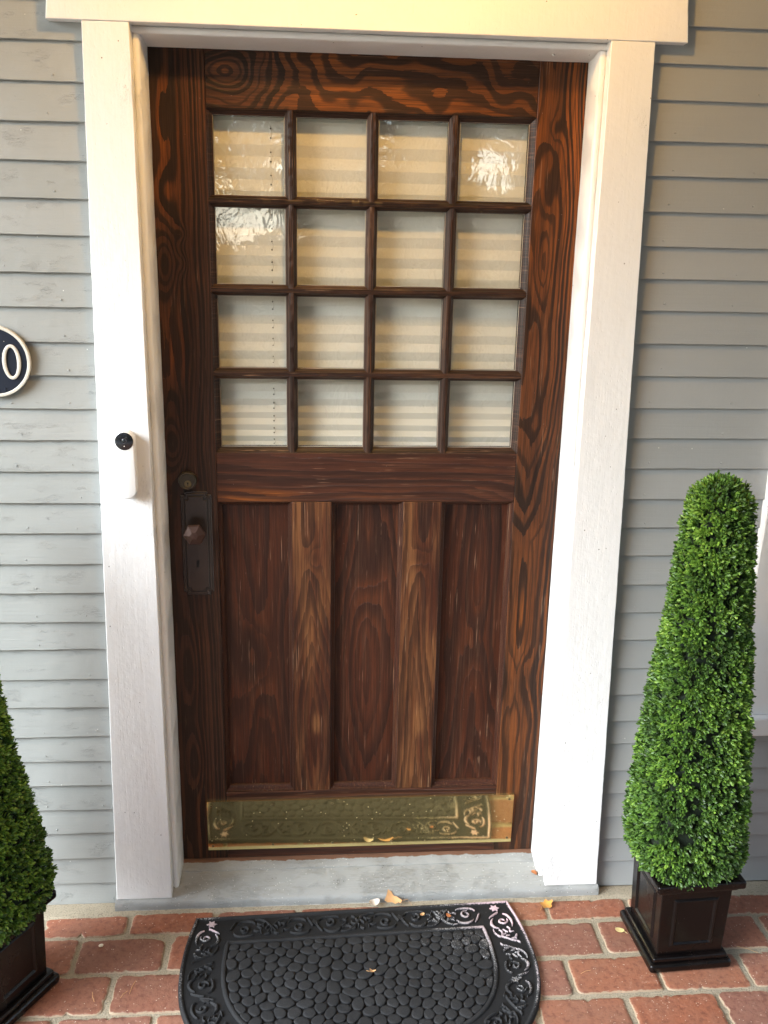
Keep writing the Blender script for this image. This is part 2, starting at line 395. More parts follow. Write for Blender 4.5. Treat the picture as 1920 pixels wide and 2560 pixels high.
def mat_sill():
    k = NT('worn_grey_sill_paint')
    c = k.coord()
    gr = k.noise(k.coord((9, 330, 330)), 1.0, 4, .7)
    cl = k.noise(c, 6, 5, .65)
    col = k.mix(cl, (.315, .325, .320), (.285, .290, .278))
    dirt = k.ramp(k.noise(k.coord((40, 150, 150)), 1.0, 6, .8), [(.58, 0.0), (.70, 1.0)])
    col = k.mix(k.math('MULTIPLY', dirt, .30), col, (.17, .155, .11))
    crk = k.noise(k.coord((45, 520, 520)), 1.0, 5, .7)
    crack = k.math('MULTIPLY', k.ramp(k.math('ABSOLUTE', k.math('SUBTRACT', crk, .5)), [(0, 1.0), (.014, 0.0)]), k.ramp(k.noise(c, 14, 3), [(.46, 0.0), (.60, 1.0)]))
    col = k.mix(k.math('MULTIPLY', crack, .55), col, (.06, .05, .035))
    wr = k.ramp(k.noise(k.coord((14, 40, 40)), 1.0, 7, .78), [(.52, 0.0), (.74, 1.0)])
    col = k.mix(k.math('MULTIPLY', wr, .50), col, (.165, .15, .115))
    pl_ = k.ramp(k.noise(k.coord((18, 70, 70), (3, 1, 2)), 1.0, 6, .75), [(.60, 0.0), (.66, 1.0)])
    col = k.mix(k.math('MULTIPLY', pl_, .35), col, (.44, .45, .45))
    sp = k.math('MULTIPLY', k.math('LESS_THAN', k.vor(c, 130).outputs['Distance'], .14), k.math('GREATER_THAN', k.noise(c, 22, 2), .50))
    col = k.mix(k.math('MULTIPLY', sp, .8), col, (.60, .60, .57))
    dk = k.math('MULTIPLY', k.math('LESS_THAN', k.vor(c, 95).outputs['Distance'], .09), k.math('GREATER_THAN', k.noise(c, 31, 2), .55))
    col = k.mix(dk, col, (.05, .04, .03))
    # bare rusty wood right under the door, white chipped nose
    sep = k.n('ShaderNodeSeparateXYZ', {0: c}); y_, z_ = sep.outputs[1], sep.outputs[2]
    wob = k.math('MULTIPLY', k.math('SUBTRACT', k.noise(k.coord((14, 14, 14)), 1.0, 5, .7), .5), .02)
    back = k.ramp(k.math('ADD', y_, wob), [(.0, 0.0), (.004, 1.0)])   # y > 0
    rust = k.math('GREATER_THAN', k.math('ADD', y_, k.math('MULTIPLY', wob, 1.2)), -.0085)
    col = k.mix(k.math('MULTIPLY', rust, .9), col, (.16, .065, .028))
    nose = k.math('LESS_THAN', k.math('ADD', z_, k.math('MULTIPLY', wob, .8)), .0045)
    col = k.mix(k.math('MULTIPLY', nose, .9), col, (.50, .48, .44))
    h = k.math('SUBTRACT', k.math('ADD', gr, k.math('MULTIPLY', cl, .6)), k.math('MULTIPLY', crack, 1.2)); h = k.math('ADD', h, k.math('MULTIPLY', pl_, .8))
    k.bsdf(col, .55, normal=k.bump(h, .0009, .8), spec=.3)
    return k.m
M['sill'] = mat_sill()

def mat_rubber():
    """black recycled rubber with pale scuffs on the raised parts towards the right-hand corner"""
    k = NT('black_rubber')
    c = k.coord(); up = k.attr('up'); sc = k.attr('scuff')
    n2 = k.noise(c, 420, 3, .7); n1 = k.noise(c, 26, 4, .6)
    col = k.mix(n1, (.0125, .0128, .0138), (.0200, .0203, .0215))
    dst = k.math('MULTIPLY', k.math('MULTIPLY', up, k.ramp(n2, [(.40, .25), (.62, 1.0)])), k.ramp(k.noise(c, 7, 4), [(.35, .25), (.65, .8)]))
    col = k.mix(k.math('MULTIPLY', dst, .55), col, (.060, .060, .062))
    fl = k.math('MULTIPLY', k.math('LESS_THAN', k.vor(c, 210).outputs['Distance'], .09), k.math('GREATER_THAN', k.noise(c, 60, 2), .60))
    col = k.mix(k.math('MULTIPLY', fl, .5), col, (.25, .24, .22))
    s_ = k.math('ADD', sc, k.math('MULTIPLY', k.math('SUBTRACT', n1, .5), .9))
    s_ = k.math('MULTIPLY', s_, up)
    grit = k.ramp(k.math('ADD', s_, k.math('MULTIPLY', k.math('SUBTRACT', n2, .5), 2.2)), [(.52, 0.0), (.74, 1.0)])
    tint = k.mix(k.ramp(sc, [(.6, 0.0), (1.0, 1.0)]), (.34, .33, .33), (.62, .46, .50))
    col = k.mix(k.math('MULTIPLY', grit, .9), col, tint)
    k.bsdf(col, .66, normal=k.bump(k.math('ADD', n2, n1), .0012, .9), spec=.13)
    return k.m
M['rubber'] = mat_rubber()

def mat_leaf():
    k = NT('box_leaves')
    rv = k.attr('rv'); rv2 = k.attr('rv2')
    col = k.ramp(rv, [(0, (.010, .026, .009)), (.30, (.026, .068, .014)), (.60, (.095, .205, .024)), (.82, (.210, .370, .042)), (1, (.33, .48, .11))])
    vein = k.attr('edge')
    col = k.mix(k.math('MULTIPLY', vein, .35), col, (.18, .30, .08))
    b = k.n('ShaderNodeBsdfPrincipled', {'Base Color': col, 'Roughness': .42, 'Specular IOR Level': .40})
    tl = k.n('ShaderNodeBsdfTranslucent', {'Color': col})
    mx = k.n('ShaderNodeMixShader', {0: .18, 1: b.outputs[0], 2: tl.outputs[0]})
    k.t.links.new(mx.outputs[0], k.out.inputs[0]); return k.m
M['leaf'] = mat_leaf()
M['core'] = simple('dark_core_fill', (.010, .018, .007), .9)
def mat_planter():
    k = NT('black_stained_planter')
    c = k.coord(); n1 = k.noise(c, 9, 4); 
    col = k.mix(k.ramp(n1, [(.40, 0.0), (.70, 1.0)]), (.0022, .0018, .0018), (.0055, .0032, .0027))
    sp = k.math('MULTIPLY', k.math('LESS_THAN', k.vor(c, 120).outputs['Distance'], .06), k.math('GREATER_THAN', k.noise(c, 30, 2), .60))
    col = k.mix(k.math('MULTIPLY', sp, .7), col, (.32, .27, .22))
    k.bsdf(col, k.math('ADD', k.math('MULTIPLY', n1, .2), .16), normal=k.bump(k.noise(c, 40, 4), .0015, .6), spec=.36)
    return k.m
M['planter'] = mat_planter()
M['leaf_gold'] = simple('dry_golden_leaf', (.62, .33, .065), .6, 0, (200, .0006), .4, 0, (60, (.46, .20, .05)))
M['leaf_tan'] = simple('dry_tan_leaf', (.62, .36, .17), .65, 0, (200, .0006), .4, 0, (60, (.50, .27, .12)))
M['leaf_brown'] = simple('dry_brown_leaf', (.36, .13, .045), .6, 0, (200, .0006), .4)
M['petal'] = simple('pale_petal', (.66, .58, .50), .6)

# ================================================================ SETTING
def edgeattr(n): return [0.0] * n
# --- brick floor: mortar bed plus one outline-cut brick after another
mb = MB()
mb.add([(-3.2, -3.0, -.0035), (3.2, -3.0, -.0035), (3.2, .06, -.0035), (-3.2, .06, -.0035)], [(0, 1, 2, 3)])
# sandy fillet along the wall
nx = 160
vs = []
for i in range(nx + 1):
    x = -1.3 + 2.6 * i / nx
    wv = float(fbm(x * 30, 0, 0, 3)); ylim = -.1120 + .006 * wv
    for y_, z_ in ((-.07, .004), (-.1035, .0042 + .0012 * wv), (ylim, .0025), (ylim - .006, -.0030)): vs.append((x, y_, z_))
fs = [(i * 4 + j, i * 4 + j + 1, i * 4 + 5 + j, i * 4 + 4 + j) for i in range(nx) for j in range(3)]
mb.add(vs, fs)
tag(mb.build('mortar_bed', M['mortar'], smooth=True), kind='structure')

bk = MB()
def brick(xa, xb, ya, yb, near):
    rv = rnd.random(); rv2 = rnd.random()
    j = .0022
    xa += rnd.uniform(-j, j); xb += rnd.uniform(-j, j); ya += rnd.uniform(-j, j); yb += rnd.uniform(-j, j)
    zt = rnd.uniform(-.0008, .0012); tx = rnd.uniform(-.012, .012); ty = rnd.uniform(-.012, .012)
    cx, cy = (xa + xb) / 2, (ya + yb) / 2
    n = 84 if near else 16
    rad = rnd.uniform(.006, .013); sd = rnd.randint(0, 9999)
    ring = []
    hx, hy = (xb - xa) / 2, (yb - ya) / 2
    chips = [(rnd.uniform(0, 2 * math.pi), rnd.uniform(.003, .010), rnd.uniform(.05, .14)) for _ in range(rnd.randint(1, 6))]
    for k in range(n):
        t = 2 * math.pi * (k + .5) / n
        c, s_ = math.cos(t), math.sin(t)
        # rounded rectangle by ray length
        L = min(hx / max(1e-6, abs(c)), hy / max(1e-6, abs(s_)))
        px, py = c * L, s_ * L
        ex, ey = hx - abs(px), hy - abs(py)
        if ex < rad and ey < rad:
            qx, qy = rad - ex, rad - ey; q = math.hypot(qx, qy)
            if q > rad:
                f = rad / q
                px = math.copysign(hx - rad + qx * f, px); py = math.copysign(hy - rad + qy * f, py)
        a = float(fbm(px * 120 + sd, py * 120, 0, sd % 50)) * .0022 + float(vnoise(px * 420 + sd, py * 420, 0, sd % 50)) * .0008
        for tc_, dp, wd in chips:
            dt = math.atan2(math.sin(t - tc_), math.cos(t - tc_)); a -= dp * math.exp(-(dt / wd) ** 2)
        ln = math.hypot(px, py); px *= 1 + a / ln; py *= 1 + a / ln
        ring.append((px, py))
    vs = []; ed = []
    for sc, z_, e in ((1.0, -.006, 1), (1.0, -.0022, 1), (None, .0, .75), (None, 0, 0), (None, 0, 0)):
        idx = len(vs) // n
        for px, py in ring:
            ln = math.hypot(px, py)
            d_ = {2: .0022, 3: .010, 4: .026}.get(idx, 0)
            q = 1 - d_ / ln
            x, y = cx + px * q, cy + py * q
            zz = z_ if idx < 2 else zt + px * tx + py * ty + (.0 if idx > 2 else -.0003)
            if idx >= 3 and near: zz += float(vnoise(x * 70, y * 70, 0, 5)) * .0004
            vs.append((x, y, zz)); ed.append({0: 1, 1: .9, 2: .62, 3: .12, 4: 0}[idx])
    m = len(vs); vs.append((cx, cy, zt + .0003)); ed.append(0)
    fs = []
    for r_ in range(4):
        for k in range(n):
            a, b = r_ * n + k, r_ * n + (k + 1) % n
            fs.append((a, b, b + n, a + n))
    for k in range(n): fs.append((4 * n + k, 4 * n + (k + 1) % n, m))
    bk.add(vs, fs, 0, rv=rv, rv2=rv2, edge=ed)
PX, PY = .2055, .1195
for row in range(25):
    y1 = (-.1150 if row == 0 else -.1885 - PY * (row - 1) - .0055)
    y0 = -.1885 - PY * row + .0055
    off = .4620 if row % 2 == 0 else .5665
    for k in range(-9, 9):
        xa = off + PX * k + .0058; xb = xa + PX - .0116
        if xb < -1.6 or xa > 1.7 or (row > 7 and (xb < -1.2 or xa > 1.2)): continue
        brick(xa, xb, y0, y1, row < 5 and -1.05 < xa < 1.15)
tag(bk.build('brick_floor', M['brick'], smooth=True, angle=50), kind='structure')

# --- lawn and path in front of the porch (seen only as light and reflection)
k = NT('lawn_grass'); gn = k.noise(k.coord(), 3, 6)
k.bsdf(k.mix(gn, (.07, .11, .03), (.15, .15, .06)), .9); M['grass'] = k.m
mb = MB(); mb.add([(-60, -80, -.35), (60, -80, -.35), (60, -3.0, -.35), (-60, -3.0, -.35)], [(0, 1, 2, 3)])
tag(mb.build('lawn', M['grass']), kind='structure')
k = NT('concrete_bounce_path'); gn = k.noise(k.coord(), 6, 5); k.bsdf(k.mix(gn, (.42, .41, .38), (.34, .33, .31)), .85); M['bounce_path'] = k.m
mb = MB(); mb.box(-6.0, 7.5, -7.2, -3.1, -.5, -.33)  # unseen slab, widened to bounce neutral fill light onto the porch
tag(mb.build('bounce_path', M['bounce_path']), kind='structure')
# porch ceiling of narrow boards and its outer beam
mb = MB()
for i in range(34):
    y1 = -.02 - i * .085
    mb.box(-2.25, 3.2, y1 - .082, y1, 2.66, 2.69)
mb.box(-2.25, 3.2, -3.0, .1, 2.70, 2.74)
mb.box(-2.25, 3.2, -3.04, -2.92, 2.45, 2.66)
tag(mb.build('porch_ceiling', M['ceiling']), kind='structure')
# inside of the house behind the door
mb = MB()
mb.box(-1.6, 1.6, 1.60, 1.66, -.02, 2.7); mb.box(-1.66, -1.6, .16, 1.66, -.02, 2.7); mb.box(1.6, 1.66, .16, 1.66, -.02, 2.7)
mb.box(-1.6, 1.6, .12, 1.6, -.06, -.02); mb.box(-1.66, 1.66, .12, 1.66, 2.7, 2.75)
tag(mb.build('hallway', M['interior']), kind='structure')

# ================================================================ CLAPBOARD WALL
wall = thing('clapboard_wall', 'grey painted clapboard house wall on both sides of the wooden door', 'wall', (0, .02, 0))
mb = MB()
mb.box(-3.2, -.500, -.055, .11, -.05, 2.8); mb.box(.500, 3.2, -.055, .11, -.05, 2.8); mb.box(-.500, .500, -.055, .11, 2.08, 2.8)
o = mb.build('sheathing', M['interior'], wall); o.location = (0, -.02, 0)
Lz = [1.9563,1.8837,1.811,1.739,1.6674,1.5969,1.5235,1.4545,1.3826,1.3131,1.2429,1.1745,1.1052,1.0349,.9658,.8937,.8257,.756,.6883,.6136,.5424,.4666,.4008,.3359,.2696,.2047,.1342,.0639,.0035]
Rz = [2.0237,1.9548,1.8866,1.8085,1.7395,1.6696,1.5992,1.5324,1.4655,1.3952,1.3245,1.2538,1.185,1.1158,1.0436,.9754,.9075,.8357,.7647,.6947,.6211,.5518,.48,.4181,.3424,.2782,.2116,.1478,.0805,.0075]
Lz = [Lz[0] + .0715 * i for i in range(11, 0, -1)] + Lz
Rz = [Rz[0] + .070 * i for i in range(10, 0, -1)] + Rz
def siding(name, x0, x1, zs, m, rough_edge, seed, nails, fine0, fine1):
    mb = MB(); y0 = -.0736
    xs = [x0]
    while xs[-1] < x1 - 1e-6:
        st = .012 if fine0 < xs[-1] < fine1 else .08
        xs.append(min(x1, xs[-1] + st))
    xs = np.array(xs); n = len(xs)
    for i, z0 in enumerate(zs):
        zt = zs[i - 1] if i else z0 + .07
        wob = rough_edge * (fbm(xs * 22, i * 7.3, 0, seed) * .0011 + vnoise(xs * 75, i * 3.1, 0, seed) * .0005) + vnoise(xs * 2.5, i * 5.7, 0, seed) * .0009
        yw = vnoise(xs * 5, i * 9.1, 1, seed) * .0009
        yb = y0 + yw; zb = z0 + wob
        vs = []
        rows = [(yb + .011, zb + .0005), (yb + .0010, zb), (yb, zb + .0012), (yb + .0022, zb * 0 + z0 + (zt - z0) * .35), (yb + .0050, zb * 0 + z0 + (zt - z0) * .7), (np.full(n, y0 + .0078), np.full(n, zt + .006))]
        for yy, zz in rows:
            for a, b, c in zip(xs, yy, zz): vs.append((a, b, c))
        fs = [(r_ * n + j, r_ * n + j + 1, (r_ + 1) * n + j + 1, (r_ + 1) * n + j) for r_ in range(len(rows) - 1) for j in range(n - 1)]
        mb.add(vs, fs, 0, row=i + seed)
        for xn in nails:
            if rnd.random() < .62:
                xx = xn + rnd.uniform(-.012, .012); zz = z0 + rnd.uniform(.011, .017); q = .0018 + rnd.random() * .0008
                ring = [(xx + q * math.cos(t), y0 + .0008, zz + q * math.sin(t)) for t in [j * math.pi / 4 for j in range(8)]]
                ring2 = [(xx + q * .55 * math.cos(t), y0 - .0003, zz + q * .55 * math.sin(t)) for t in [j * math.pi / 4 for j in range(8)]]
                mb.add(ring + ring2, [(j, (j + 1) % 8, 8 + (j + 1) % 8, 8 + j) for j in range(8)] + [tuple(range(8, 16))], 0, row=i + seed)
    o = mb.build(name, m, wall, smooth=True, angle=30); o.location = (0, -.02, 0); return o
tag(siding('siding', -2.6, -.515, Lz, M['siding_old'], .65, 3, [-.628, -.745], -.85, -.5), 'pale weathered grey clapboards with fine cracks')
tag(siding('siding', .515, 2.6, Rz, M['siding_new'], .35, 41, [.632, .80], .5, 1.1), 'smooth darker grey clapboards')

# ================================================================ DOOR FRAME
frame = thing('door_frame', 'white painted wooden door frame with wide casings around the brown door', 'door frame', (0, 0, 0))
def sheet(mb, P00, P10, P11, P01, nu, nv, nrm, amp, seed, mat=0, depth=.03, edge=.0015, edgeamp=.0006):
    """a board whose face is the quad; its edges are eased and slightly uneven, its sides run back by depth"""
    P00, P10, P11, P01, N = [Vector(p) for p in (P00, P10, P11, P01, nrm)]
    w_ = (P10 - P00).length; h_ = (P01 - P00).length
    us = [0, edge / w_] + [i / nu for i in range(1, nu)] + [1 - edge / w_, 1]
    vs_ = [0, edge / h_] + [i / nv for i in range(1, nv)] + [1 - edge / h_, 1]
    vs = []
    for jv, v_ in enumerate(vs_):
        for iu, u_ in enumerate(us):
            p = P00 * (1 - u_) * (1 - v_) + P10 * u_ * (1 - v_) + P11 * u_ * v_ + P01 * (1 - u_) * v_
            b = (iu in (0, len(us) - 1)) or (jv in (0, len(vs_) - 1))
            n_ = float(vnoise(p.x * 14 + seed, p.y * 14, p.z * 6)) * amp
            if b: n_ -= edge * .8
            ew = float(vnoise(p.x * 60 + seed, p.y * 60, p.z * 60, 3)) * edgeamp
            q = p + N * n_
            if iu in (0, 1, len(us) - 2, len(us) - 1): q += (P10 - P00).normalized() * ew
            vs.append(tuple(q))
    nu_, nv_ = len(us), len(vs_)
    fs = [(j * nu_ + i, j * nu_ + i + 1, (j + 1) * nu_ + i + 1, (j + 1) * nu_ + i) for j in range(nv_ - 1) for i in range(nu_ - 1)]
    base = mb.add(vs, fs, mat)
    # skirts
    border = [i for i in range(nu_)] + [j * nu_ + nu_ - 1 for j in range(1, nv_)] + [(nv_ - 1) * nu_ + i for i in range(nu_ - 2, -1, -1)] + [j * nu_ for j in range(nv_ - 2, 0, -1)]
    bv = [vs[i] for i in border]; m_ = len(bv)
    back = [tuple(Vector(p) - N * depth) for p in bv]
    mb.add(bv + back, [((i + 1) % m_, i, m_ + i, m_ + (i + 1) % m_) for i in range(m_)], mat)
YC = -.0936
mb = MB(); sheet(mb, (-.6029, YC, .0290), (-.4686, YC, .0290), (-.4686, YC, 1.989), (-.5571, YC, 1.989), 10, 160, (0, -1, 0), .0006, 1, depth=.036)
part('casing', mb, M['white'], frame, smooth=True, angle=25)
mb = MB(); sheet(mb, (.4686, YC, .0290), (.6021, YC, .0290), (.5571, YC, 1.989), (.4686, YC, 1.989), 10, 160, (0, -1, 0), .0006, 2, depth=.036)
part('casing', mb, M['white'], frame, smooth=True, angle=25)
mb = MB(); sheet(mb, (-.623, YC - .0012, 1.9895), (.623, YC - .0012, 1.9895), (.600, YC - .0012, 2.22), (-.600, YC - .0012, 2.22), 110, 16, (0, -1, 0), .0005, 3, depth=.038)
part('head_casing', mb, M['white'], frame, smooth=True, angle=25)
def extr(mb, prof, along, a0, a1, n, wob=0.0, seed=0, closed=True, sl=None):
    """prof (p,y); along 'z': p is x; along 'x': p is z"""
    vs = []; m_ = len(prof)
    for i in range(n + 1):
        t = a0 + (a1 - a0) * i / n
        for j, (p, y_) in enumerate(prof):
            wv = wob * float(vnoise(t * 35 + seed, j * 3.3, 0, 7)) if wob else 0
            vs.append((p + wv, y_ + wv * .5, t) if along == 'z' else (t, y_ + wv * .5, p + wv))
    fs = [(i * m_ + j, i * m_ + (j + 1) % m_, (i + 1) * m_ + (j + 1) % m_, (i + 1) * m_ + j) for i in range(n) for j in range(m_ if closed else m_ - 1)]
    if closed: fs += [tuple(range(m_)), tuple(range(n * m_, n * m_ + m_))]
    mb.add(vs, fs)
for s_ in (-1, 1):
    prof = [(s_ * .4705, -.0605), (s_ * .4680, -.0655), (s_ * .4650, -.0675), (s_ * .4615, -.0680), (s_ * .4575, -.0665), (s_ * .4555, -.0635), (s_ * .4550, -.0600),
            (s_ * .4548, -.0590), (s_ * .4545, -.0585), (s_ * .4502, -.0030), (s_ * .4510, -.0012), (s_ * .500, -.0012), (s_ * .500, -.0605)]
    mb = MB(); extr(mb, prof, 'z', .030, 1.9745, 150, .00045, 5 + s_)
    if s_ > 0:
        lathe(mb, [(.0002, 0), (.003, .001), (.0036, .004), (.0024, .0085), (.0001, .010)], 8, (.4515, -.001, .1585), sx=.6, sz=2.2)
    part('jamb', mb, M['white'], frame, smooth=True, angle=45)
prof = [(1.990, -.0600), (1.9870, -.0655), (1.9845, -.0680), (1.9800, -.0685), (1.9765, -.0670), (1.9750, -.0635), (1.9748, -.0590), (1.9635, -.0030), (1.9640, -.0010), (2.03, -.0010), (2.03, -.0600)]
mb = MB(); extr(mb, prof, 'x', -.4690, .4690, 90, .0005, 9)
lathe(mb, [(.0014, 0), (.0018, .003), (.0030, .0055), (.0034, .008), (.0018, .0105), (.0001, .0115)], 10, (.3664, -.030, 1.9695), axis='y')
part('head_jamb', mb, M['white'], frame, smooth=True, angle=45)
# threshold
prof = [(.074, .05), (.0705, .0), (.0585, -.0270), (.0570, -.0292), (.0548, -.0295), (.0545, -.0312), (.0420, -.0610), (.0280, -.0936), (.0245, -.1005), (.0200, -.1035), (.0120, -.1045), (-.002, -.1042), (-.002, .05)]
mb = MB(); extr(mb, prof, 'x', -.6062, .6056, 200, .00065, 21)
part('threshold', mb, M['sill'], frame, 'worn grey painted door sill', smooth=True, angle=35)

# ================================================================ DOOR
door = thing('front_door', 'brown stained wooden front door with sixteen small panes and brass kick plate', 'door', (0, 0, .0717))
DO = Vector((0, 0, -.0717))
def dpart(name, mb, m, parent=None, label=None, **k):
    mb.v = [(a, b, c - .0717) for a, b, c in mb.v]
    return part(name, mb, m, parent or door, label, **k)
def board(x0, x1, z0, z1, yf, depth, field, seed, step=.004, edge=.0012):
    mb = MB()
    def ticks(a, b):
        n = max(2, int(round((b - a) / step)))
        t = [a, a + edge] + [a + (b - a) * i / n for i in range(1, n)] + [b - edge, b]
        return np.array(t)
    X, Z = ticks(x0, x1), ticks(z0, z1)
    GX, GZ = np.meshgrid(X, Z)
    Y = np.full(GX.shape, float(yf)); Y[0, :] += edge; Y[-1, :] += edge; Y[1:-1, 0] += edge; Y[1:-1, -1] += edge
    g, tone, wear = field(GX, GZ)
    g = np.broadcast_to(g, GX.shape); tone = np.broadcast_to(tone, GX.shape); wear = np.broadcast_to(wear, GX.shape)
    nx_, nz_ = len(X), len(Z)
    vs = np.stack([GX, Y, GZ], -1).reshape(-1, 3).tolist()
    fs = [(j * nx_ + i, j * nx_ + i + 1, (j + 1) * nx_ + i + 1, (j + 1) * nx_ + i) for j in range(nz_ - 1) for i in range(nx_ - 1)]
    at = dict(g=g.reshape(-1).tolist(), tone=tone.reshape(-1).tolist(), wear=wear.reshape(-1).tolist(), seed=seed)
    mb.add(vs, fs, 0, **at)
    border = [i for i in range(nx_)] + [j * nx_ + nx_ - 1 for j in range(1, nz_)] + [(nz_ - 1) * nx_ + i for i in range(nx_ - 2, -1, -1)] + [j * nx_ for j in range(nz_ - 2, 0, -1)]
    bv = [vs[i] for i in border]; m_ = len(bv)
    at2 = {k_: ([v_[i] for i in border] * 2 if hasattr(v_, '__len__') else v_) for k_, v_ in at.items()}
    mb.add(bv + [(a, yf + depth, c) for a, b, c in bv], [((i + 1) % m_, i, m_ + i, m_ + (i + 1) % m_) for i in range(m_)] + [tuple(range(2 * m_ - 1, m_ - 1, -1))], 0, **at2)
    return mb
def gs(X, Z, x, z, sx, sz, A):
    return A * np.exp(-((X - x) / sx) ** 2 - ((Z - z) / sz) ** 2)
ZT = 1.968
XL, XR = -.3386, .3494
def f_right(X, Z):
    u = X - .3494
    uc = .036 + .008 * vnoise(Z * 3, 0, 0, 4)
    d = u - uc
    g = np.where(d > 0, 48 * d + 720 * d ** 2, -38 * d)
    g = g + 1.5 * vnoise(Z * 3.1, 0, 0, 8) + .5 * vnoise(Z * 9, 0, 0, 9)
    s = np.clip((1.20 - Z) / .28, 0, 1) - np.clip((.92 - Z) / .1, 0, 1) * .1
    g = g + 5.2 * s * np.exp(-(np.maximum(d, -.02) / .06) ** 2)
    g = g + gs(X, Z, .385, 1.70, .014, .060, 1.9) + gs(X, Z, .388, 1.83, .015, .035, 1.6) - gs(X, Z, .383, 1.56, .015, .05, 1.6) + gs(X, Z, .378, 1.34, .017, .12, 2.0)
    g = g - gs(X, Z, .386, .74, .016, .13, 1.5) + gs(X, Z, .40, .60, .01, .03, .6)
    tone = .38 + .42 * np.clip((Z - 1.40) / .35, 0, 1) + .34 * np.clip((u - .05) / .05, 0, 1) + gs(X, Z, .386, .74, .02, .13, .55) + gs(X, Z, .395, .25, .03, .16, .35) + gs(X, Z, .42, .9, .02, .4, .15)
    wear = .0 * X + gs(X, Z, .40, .13, .03, .06, .25)
    return g, tone, wear
def f_left(X, Z):
    u = XL - X      # 0 at the glass side, .112 at the jamb
    kn = [(-.431, 1.545, .026, .060, 3.4), (-.428, 1.69, .022, .05, -1.4), (-.398, 1.605, .012, .016, 1.6), (-.397, 1.545, .012, .020, 1.7),
          (-.428, 1.155, .030, .055, 3.2), (-.42, 1.24, .028, .04, .9), (-.428, 1.84, .014, .07, -1.2), (-.415, .60, .02, .10, 1.6), (-.41, .35, .02, .08, 1.8)]
    warp = .010 * np.exp(-((Z - 1.56) / .08) ** 2) + .012 * np.exp(-((Z - 1.15) / .09) ** 2) - .008 * np.exp(-((Z - 1.35) / .08) ** 2)
    ue = np.maximum(u + warp * np.clip(u / .05, 0, 1) * -1 + .0, 0)
    g = 150 * ue - 700 * ue ** 2 + .7 * vnoise(Z * 3.3, u * 8, 0, 21)
    g = np.where(ue > .1, 150 * .1 - 700 * .01, g)
    for x, z, sx, sz, A in kn: g = g + gs(X, Z, x, z, sx, sz, A)
    tone = .02 + .62 * np.clip((u - .045) / .03, 0, 1) * (np.exp(-((Z - 1.80) / .10) ** 2) + np.exp(-((Z - 1.36) / .085) ** 2) + .5 * np.exp(-((Z - 1.66) / .05) ** 2))
    tone = tone + .22 * np.clip((.75 - Z) / .1, 0, 1) * np.exp(-((u - .055) / .03) ** 2) + .18 * np.clip((Z - 1.6) / .2, 0, 1)
    tone = tone - .5 * np.exp(-((Z - 1.14) / .14) ** 2) * np.clip((u - .03) / .03, 0, 1)
    return g, tone, 0 * X
def f_top(X, Z):
    x, z = X + .298, Z - 1.925
    r = np.sqrt((x / 1.35) ** 2 + (z * 1.05) ** 2)
    t = np.clip(r / .115, 0, 1)
    g = 8.0 * t * (1.25 - .25 * t) + .9 * vnoise(X * 22, Z * 26, 0, 37) * np.clip(t * 2, 0, 1) + 1.9 * np.clip((r - .115) / .25, 0, 3)
    wave = 1.05 * vnoise(X * 7, Z * 9, 0, 31) + .8 * vnoise(X * 3.3, Z * 4, 1, 32) + 26 * (Z - 1.905) * np.clip((X + .18) / .12, 0, 1)
    g = g + wave * np.clip((r - .06) / .1, 0, 1)
    tone = .12 + .72 * np.clip((X + .22) / .12, 0, 1) - .35 * np.clip((X - .27) / .07, 0, 1) + gs(X, Z, -.302, 1.93, .02, .015, .55)
    return g, tone, .0 * X + gs(X, Z, .0, 1.90, .12, .03, .22) + gs(X, Z, .16, 1.90, .10, .02, .18)
def f_lock(X, Z):
    g = 46 * (Z - 1.02) + 1.3 * vnoise(X * 5, Z * 10, 0, 41) + 2.6 * X
    tone = .05 + gs(X, Z, -.250, 1.030, .070, .014, 2.0) + gs(X, Z, .02, 1.028, .1, .012, .22)
    return g, tone, gs(X, Z, -.225, 1.028, .045, .008, .20)
def f_bot(X, Z): return 60 * (Z - .07) + 1.2 * vnoise(X * 4, Z * 14, 0, 43), .10 + 0 * X, .25 * np.clip((.11 - Z) / .04, 0, 1)
def f_mull(xc, seed):
    def f(X, Z):
        u = X - xc
        uc = .010 * vnoise(Z * 3, 0, 0, seed)
        g = 62 * np.abs(u - uc) + 2.6 * vnoise(Z * 2.3, 0, 0, seed + 1) + 2.0 * Z + gs(X, Z, xc, .88, .02, .035, 2.0)
        n_ = fbm(X * 40, Z * 5, 0, seed + 2)
        side = np.clip(1 - np.abs(u + .030) / .018, 0, 1)
        wear = .42 + .26 * n_ + .25 * side * (np.clip((Z - .8) / .15, 0, 1) + np.clip((.42 - Z) / .08, 0, 1)) + gs(X, Z, xc + .01, .45, .012, .03, .4)
        return g, .28 + .3 * n_, wear
    return f
def f_panel(xc, seed, redz, side):
    def f(X, Z):
        u = X - xc
        g = 38 * np.abs(u - side) + 4.2 * vnoise(Z * 1.7, 0, 0, seed) + 1.2 * vnoise(X * 18, Z * 3, 0, seed + 1) + gs(X, Z, xc + side, redz, .03, .10, 2.4)
        return g, .10 + .45 * np.exp(-((Z - redz) / .16) ** 2 - (u / .045) ** 2) + .12 * fbm(X * 16, Z * 2, 0, seed + 5), .0 * X
    return f
ZB = .0717
dpart('stile', board(-.461, XL, ZB, ZT, 0, .044, f_left, .0), M['wood_z'], smooth=True, angle=40)
dpart('stile', board(XR, .461, ZB, ZT, 0, .044, f_right, 3.7), M['wood_z'], smooth=True, angle=40)
dpart('top_rail', board(XL + .0004, XR - .0004, 1.8547, ZT, .0003, .044, f_top, 1.3), M['wood_x'], smooth=True, angle=40)
dpart('lock_rail', board(XL + .0004, XR - .0004, 1.0181, 1.1335, .0003, .044, f_lock, 2.3), M['panel_x'], smooth=True, angle=40)
